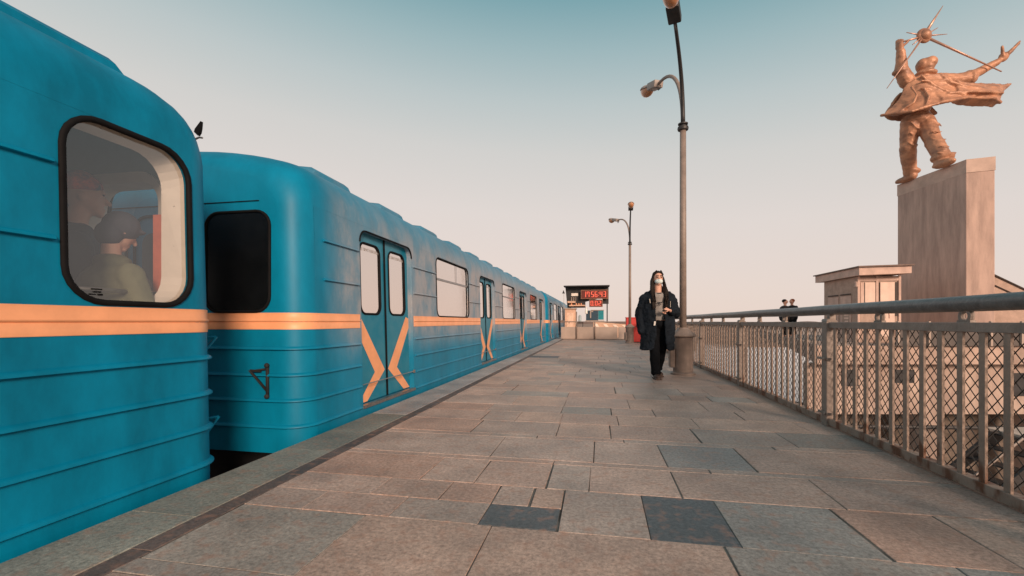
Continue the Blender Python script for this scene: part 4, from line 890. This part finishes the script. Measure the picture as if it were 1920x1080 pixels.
# eyes, brows
for s_ in (-1, 1):
    MB().ell((s_*.031, -.088, 1.712), (.017, .009, .009), n=10).build('eye', mat('dark_eye', (.02, .015, .012), .2), pn, smooth=True)
    MB().cap((s_*.014, -.092, 1.736), (s_*.050, -.083, 1.736), .0065, .0055, 8).build('eyebrow', M['hair'], pn, smooth=True)
b = MB().ell((0, -.050, 1.642), (.064, .068, .048)).ell((0, -.085, 1.658), (.03, .04, .03)); 
fuse(b, 'face_mask', M['mask'], pn, .006, 3)
MB().tube([(-.064, -.06, 1.67), (-.080, .0, 1.69)], .0012, 5).tube([(.064, -.06, 1.67), (.080, .0, 1.69)], .0012, 5).build('mask_strap', M['mask'], pn)
b = MB().ell((0, .035, 1.755), (.084, .092, .080)).ell((0, .065, 1.66), (.086, .06, .13)).ell((0, .07, 1.50), (.11, .05, .12))
for k in range(54):
    s_ = -1 if k % 2 else 1; y0_ = random.uniform(-.015, .06); x1 = s_*random.uniform(.085, .148); y1_ = random.uniform(-.175, -.13); z1 = random.uniform(1.13, 1.36)
    xm = s_*random.uniform(.085, .10)
    b.cap((s_*.05, y0_, 1.80), (xm, y0_-.0, 1.66), .012, .014, 8); b.cap((xm, y0_, 1.66), (x1*.92, y0_*.3-.08, 1.47), .014, .015, 8); b.cap((x1*.92, y0_*.3-.08, 1.47), (x1*.86, y1_, z1), .014, .006, 8)
b.cap((-.078, -.005, 1.76), (-.035, -.045, 1.825), .012, .012); b.cap((.078, -.005, 1.76), (.035, -.045, 1.825), .012, .012)
fuse(b, 'hair', M['hair'], pn, .0065, 1, [(.03, .010)])
# shirt
b = MB().ell((0, .01, 1.38), (.18, .115, .09)).cap((0, .01, 1.34), (0, .01, 1.10), .115, .115).ell((0, .01, 1.04), (.14, .115, .12)); fuse(b, 'shirt', M['shirt'], pn, .012, 3)
MB().tube([(.075*math.cos(a), .005+.078*math.sin(a), 1.455-.02*(1 if math.sin(a) < 0 else 0)) for a in [2*math.pi*k/20 for k in range(20)]], .010, 6, closed=True).build('shirt_collar', M['trou'], pn, smooth=True)
MB().box(-.045, .03, -.1365, -.133, 1.27, 1.285).box(-.035, .02, -.1365, -.133, 1.24, 1.25).build('shirt_print', M['coat'], pn)
# trousers
b = MB().ell((0, .01, .92), (.16, .13, .10)); b.cap((-.085, .01, .90), (-.075, -.08, .50), .105, .082); b.cap((-.075, -.08, .50), (-.062, -.115, .12), .082, .074); b.cap((.085, .02, .90), (.075, .05, .50), .105, .080); b.cap((.075, .05, .50), (.058, .23, .15), .080, .072)
b.ell((-.062, -.115, .10), (.082, .09, .055)); b.ell((.055, .23, .13), (.078, .085, .055))
fuse(b, 'trousers', M['trou'], pn, .012, 2, [(.09, .02)])
for (x_, y_, z_, tl) in ((-.068, -.19, .045, 0), (.058, .16, .050, 14)):
    b = MB().ell((x_, y_-.04, z_), (.052, .095, .045)).ell((x_, y_+.06, z_+.02), (.045, .06, .055)).bbox(x_-.05, x_+.05, y_-.13, y_+.11, z_-.045, z_-.02, .008); fuse(b, 'shoe', M['shoe'], pn, .008, 2)
# coat
b = MB()
def ring(z, rx, ry, cy, gap, cx=0, n=22):
    return [(cx+rx*math.sin(R(gap+(360-2*gap)*k/n)), cy-ry*math.cos(R(gap+(360-2*gap)*k/n)), z+(.0)) for k in range(n+1)]
rings = [ring(1.475, .115, .10, .02, 34), ring(1.42, .20, .125, .02, 28), ring(1.34, .255, .145, .02, 22), ring(1.20, .262, .165, .02, 17), ring(1.0, .255, .18, .02, 14), ring(.80, .255, .19, .02, 14), ring(.62, .258, .20, .02, 18), ring(.48, .262, .205, .02, 24, -.01)]
m3 = len(rings); n3 = len(rings[0]); me = bpy.data.meshes.new('t'); me.from_pydata([p for r_ in rings for p in r_], [], [(i*n3+j, i*n3+j+1, (i+1)*n3+j+1, (i+1)*n3+j) for i in range(m3-1) for j in range(n3-1)]); o = link('t', me)
s1 = o.modifiers.new('a', 'SUBSURF'); s1.levels = 1; s2 = o.modifiers.new('b', 'SOLIDIFY'); s2.thickness = .03; s2.offset = 0
dg = bpy.context.evaluated_depsgraph_get(); e = bpy.data.meshes.new_from_object(o.evaluated_get(dg)); bpy.data.objects.remove(o)
b.add([v.co for v in e.vertices], [tuple(p.vertices) for p in e.polygons])
b.cap((-.20, .02, 1.36), (-.275, .05, 1.10), .088, .082); b.cap((-.275, .05, 1.10), (-.258, -.02, .80), .084, .070)
b.cap((.20, .02, 1.36), (.29, .05, 1.12), .088, .088); b.cap((.29, .05, 1.10), (.175, -.165, 1.14), .085, .065)
b.ell((0, .09, 1.46), (.14, .07, .055)); b.ell((.15, .03, 1.44), (.07, .08, .04)); b.ell((-.15, .03, 1.44), (.07, .08, .04))
fuse(b, 'coat', M['coat'], pn, .009, 1, [(.12, .035), (.05, .022)])
MB().box(-.208, -.182, -.198, -.19, .88, .95, Matrix.Rotation(R(6), 4, 'Y')).build('coat_tag', mat('pale_tag', (.6, .58, .55), .7), pn)
MB().tube([(-.165, -.145, 1.34), (-.16, -.16, 1.27)], .006, 6).tube([(.155, -.15, 1.30), (.15, -.165, 1.20)], .004, 6).build('coat_toggle', mat('pale_cord', (.5, .45, .38), .7), pn)
MB().bbox(.0, .075, -.275, -.262, 1.135, 1.150, .003).build('phone', M['rubber'], pn)

# ------------------------------------------------------------------ passengers in the near carriage
def passenger(loc, rz, label, hatc, jac, z0, hood=False, nod=0):
    p = empty('person', loc, rz, label=label, cat='person')     # faces -Y locally
    b = MB(); Rn = Matrix.Rotation(R(nod), 4, 'X'); hz = z0
    def h(c): v = Rn @ Vector(c); return (v.x, v.y, v.z+hz)
    b.ell(h((0, 0, .02)), (.075, .095, .11)); b.ell(h((0, -.03, -.05)), (.055, .065, .06)); b.cap(h((0, -.09, .015)), h((0, -.118, -.022)), .010, .017); b.ell(h((0, -.088, -.062)), (.022, .014, .008)); b.ell(h((0, -.088, -.074)), (.02, .014, .008)); b.ell(h((0, -.075, -.10)), (.025, .022, .02)); b.ell(h((0, -.085, .04)), (.05, .018, .01))
    for s_ in (-1, 1): b.ell(h((s_*.077, .015, -.01)), (.01, .02, .03))
    b.cap(h((0, .02, -.08)), (0, .06, hz-.28), .055, .06); b.ell((0, .05, hz-.45), (.17, .11, .2)); b.ell((0, .05, hz-.75), (.16, .12, .2))
    b.cap((-.08, .05, hz-.9), (-.08, .05, .10), .08, .05); b.cap((.08, .05, hz-.9), (.08, .05, .10), .08, .05)
    for s_ in (-1, 1):
        b.cap((s_*.18, .05, hz-.30), (s_*.24, .0, hz-.58), .05, .04); b.cap((s_*.24, .0, hz-.58), (s_*.10, -.22, hz-.52), .038, .028); b.ell((s_*.07, -.25, hz-.51), (.04, .035, .025))
        for k in range(4): b.cap((s_*.05, -.27, hz-.50-.014*k), (s_*.02, -.285, hz-.50-.014*k), .009, .008, 8)
        b.cap((s_*.07, -.26, hz-.49), (s_*.045, -.285, hz-.475), .01, .008, 8)
    fuse(b, 'body', M['skin'], p, .010, 2)
    for s_ in (-1, 1): MB().ell(h((s_*.03, -.088, .025)), (.012, .008, .006), n=8).build('eye', M['rubber'], p, smooth=True)
    b = MB(); b.ell((0, .05, hz-.32), (.22, .14, .10)); b.cap((0, .05, hz-.42), (0, .05, hz-.95), .20, .22); b.ell((0, .05, hz-.22), (.11, .11, .06))
    for s_ in (-1, 1): b.cap((s_*.19, .05, hz-.32), (s_*.26, .0, hz-.58), .085, .075); b.cap((s_*.26, .0, hz-.58), (s_*.13, -.18, hz-.53), .072, .058)
    fuse(b, 'jacket', jac, p, .014, 3, [(.08, .02)])
    b = MB(); 
    if hood: b.ell(h((0, .015, .035)), (.102, .116, .112)); b.ell(h((0, .05, -.06)), (.095, .075, .09)); b.ell(h((0, -.085, .06)), (.08, .045, .018))
    else: b.ell(h((0, .01, .075)), (.088, .104, .075)); b.ell(h((0, .02, .12)), (.06, .07, .05))
    fuse(b, 'hat', hatc, p, .010, 2)
    MB().cap((-.085, .05, hz-.9), (-.085, .05, .12), .1, .085).cap((.085, .05, hz-.9), (.085, .05, .12), .1, .085).build('trousers', M['trou'], p, smooth=True)
    for s_ in (-1, 1): MB().ell((s_*.085, .01, .045), (.05, .13, .045), n=12).build('shoe', M['shoe'], p, smooth=True)
    return p
hatm = mat('red_and_navy_hat', (.85, .12, .06), .8, scale=9, col2=(.03, .05, .12))
passenger((-3.18, 2.26, .0), R(147), 'passenger in red and navy knitted hat looking ahead behind the near carriage window', hatm, mat('navy_jacket', (.02, .03, .045), .8), 1.74)
passenger((-2.79, 2.175, .0), R(172), 'passenger with bowed head in dark cap and olive jacket behind the near carriage window', mat('dark_cap', (.05, .05, .07), .8), mat('olive_jacket', (.12, .12, .07), .85), 1.80, True, 30).scale = (.83, .83, .83)

# two people on the terrace
def standing(loc, rz, label, hairc, top_):
    p = empty('person', loc, rz, label=label, cat='person'); b = MB()
    b.ell((0, 0, 1.66), (.075, .095, .115)); b.ell((0, -.10, 1.65), (.015, .02, .02)); b.cap((0, .01, 1.4), (0, 0, 1.58), .055, .05); b.ell((0, .02, 1.25), (.18, .11, .2)); b.ell((0, .02, .98), (.16, .11, .14))
    for s_ in (-1, 1):
        b.cap((s_*.18, .02, 1.38), (s_*.24, -.02, 1.1), .05, .04); b.cap((s_*.24, -.02, 1.1), (s_*.12, -.2, 1.15), .04, .03); b.ell((s_*.09, -.22, 1.15), (.04, .03, .03)); b.cap((s_*.09, .02, .92), (s_*.1, 0, .1), .085, .045); b.ell((s_*.1, -.05, .04), (.045, .12, .04))
    fuse(b, 'body', M['skin'], p, .014, 2)
    b = MB().ell((0, .02, 1.38), (.22, .13, .09)).cap((0, .02, 1.3), (0, .02, .88), .19, .2)
    for s_ in (-1, 1): b.cap((s_*.19, .02, 1.38), (s_*.26, -.02, 1.1), .075, .065); b.cap((s_*.26, -.02, 1.1), (s_*.14, -.18, 1.15), .065, .055)
    fuse(b, 'jacket', top_, p, .018, 2); b = MB().ell((0, .025, 1.70), (.085, .095, .09)); fuse(b, 'hair', hairc, p, .014, 1)
    b = MB().cap((-.1, .02, .9), (-.1, 0, .12), .10, .075).cap((.1, .02, .9), (.1, 0, .12), .10, .075); b.build('trousers', M['trou'], p, smooth=True)
    return p
bj = mat('black_jacket', (.012, .012, .014), .8)
standing((8.80, 23.6, .25), R(60), 'dark-haired person in black on the terrace, left one of the distant pair', M['hair'], bj).scale = (1.2, 1.2, 1)
standing((9.13, 23.7, .27), R(-70), 'red-haired person in black jacket on the terrace, right one of the distant pair', mat('ginger_hair', (.35, .10, .04), .7), bj).scale = (1.2, 1.2, 1)
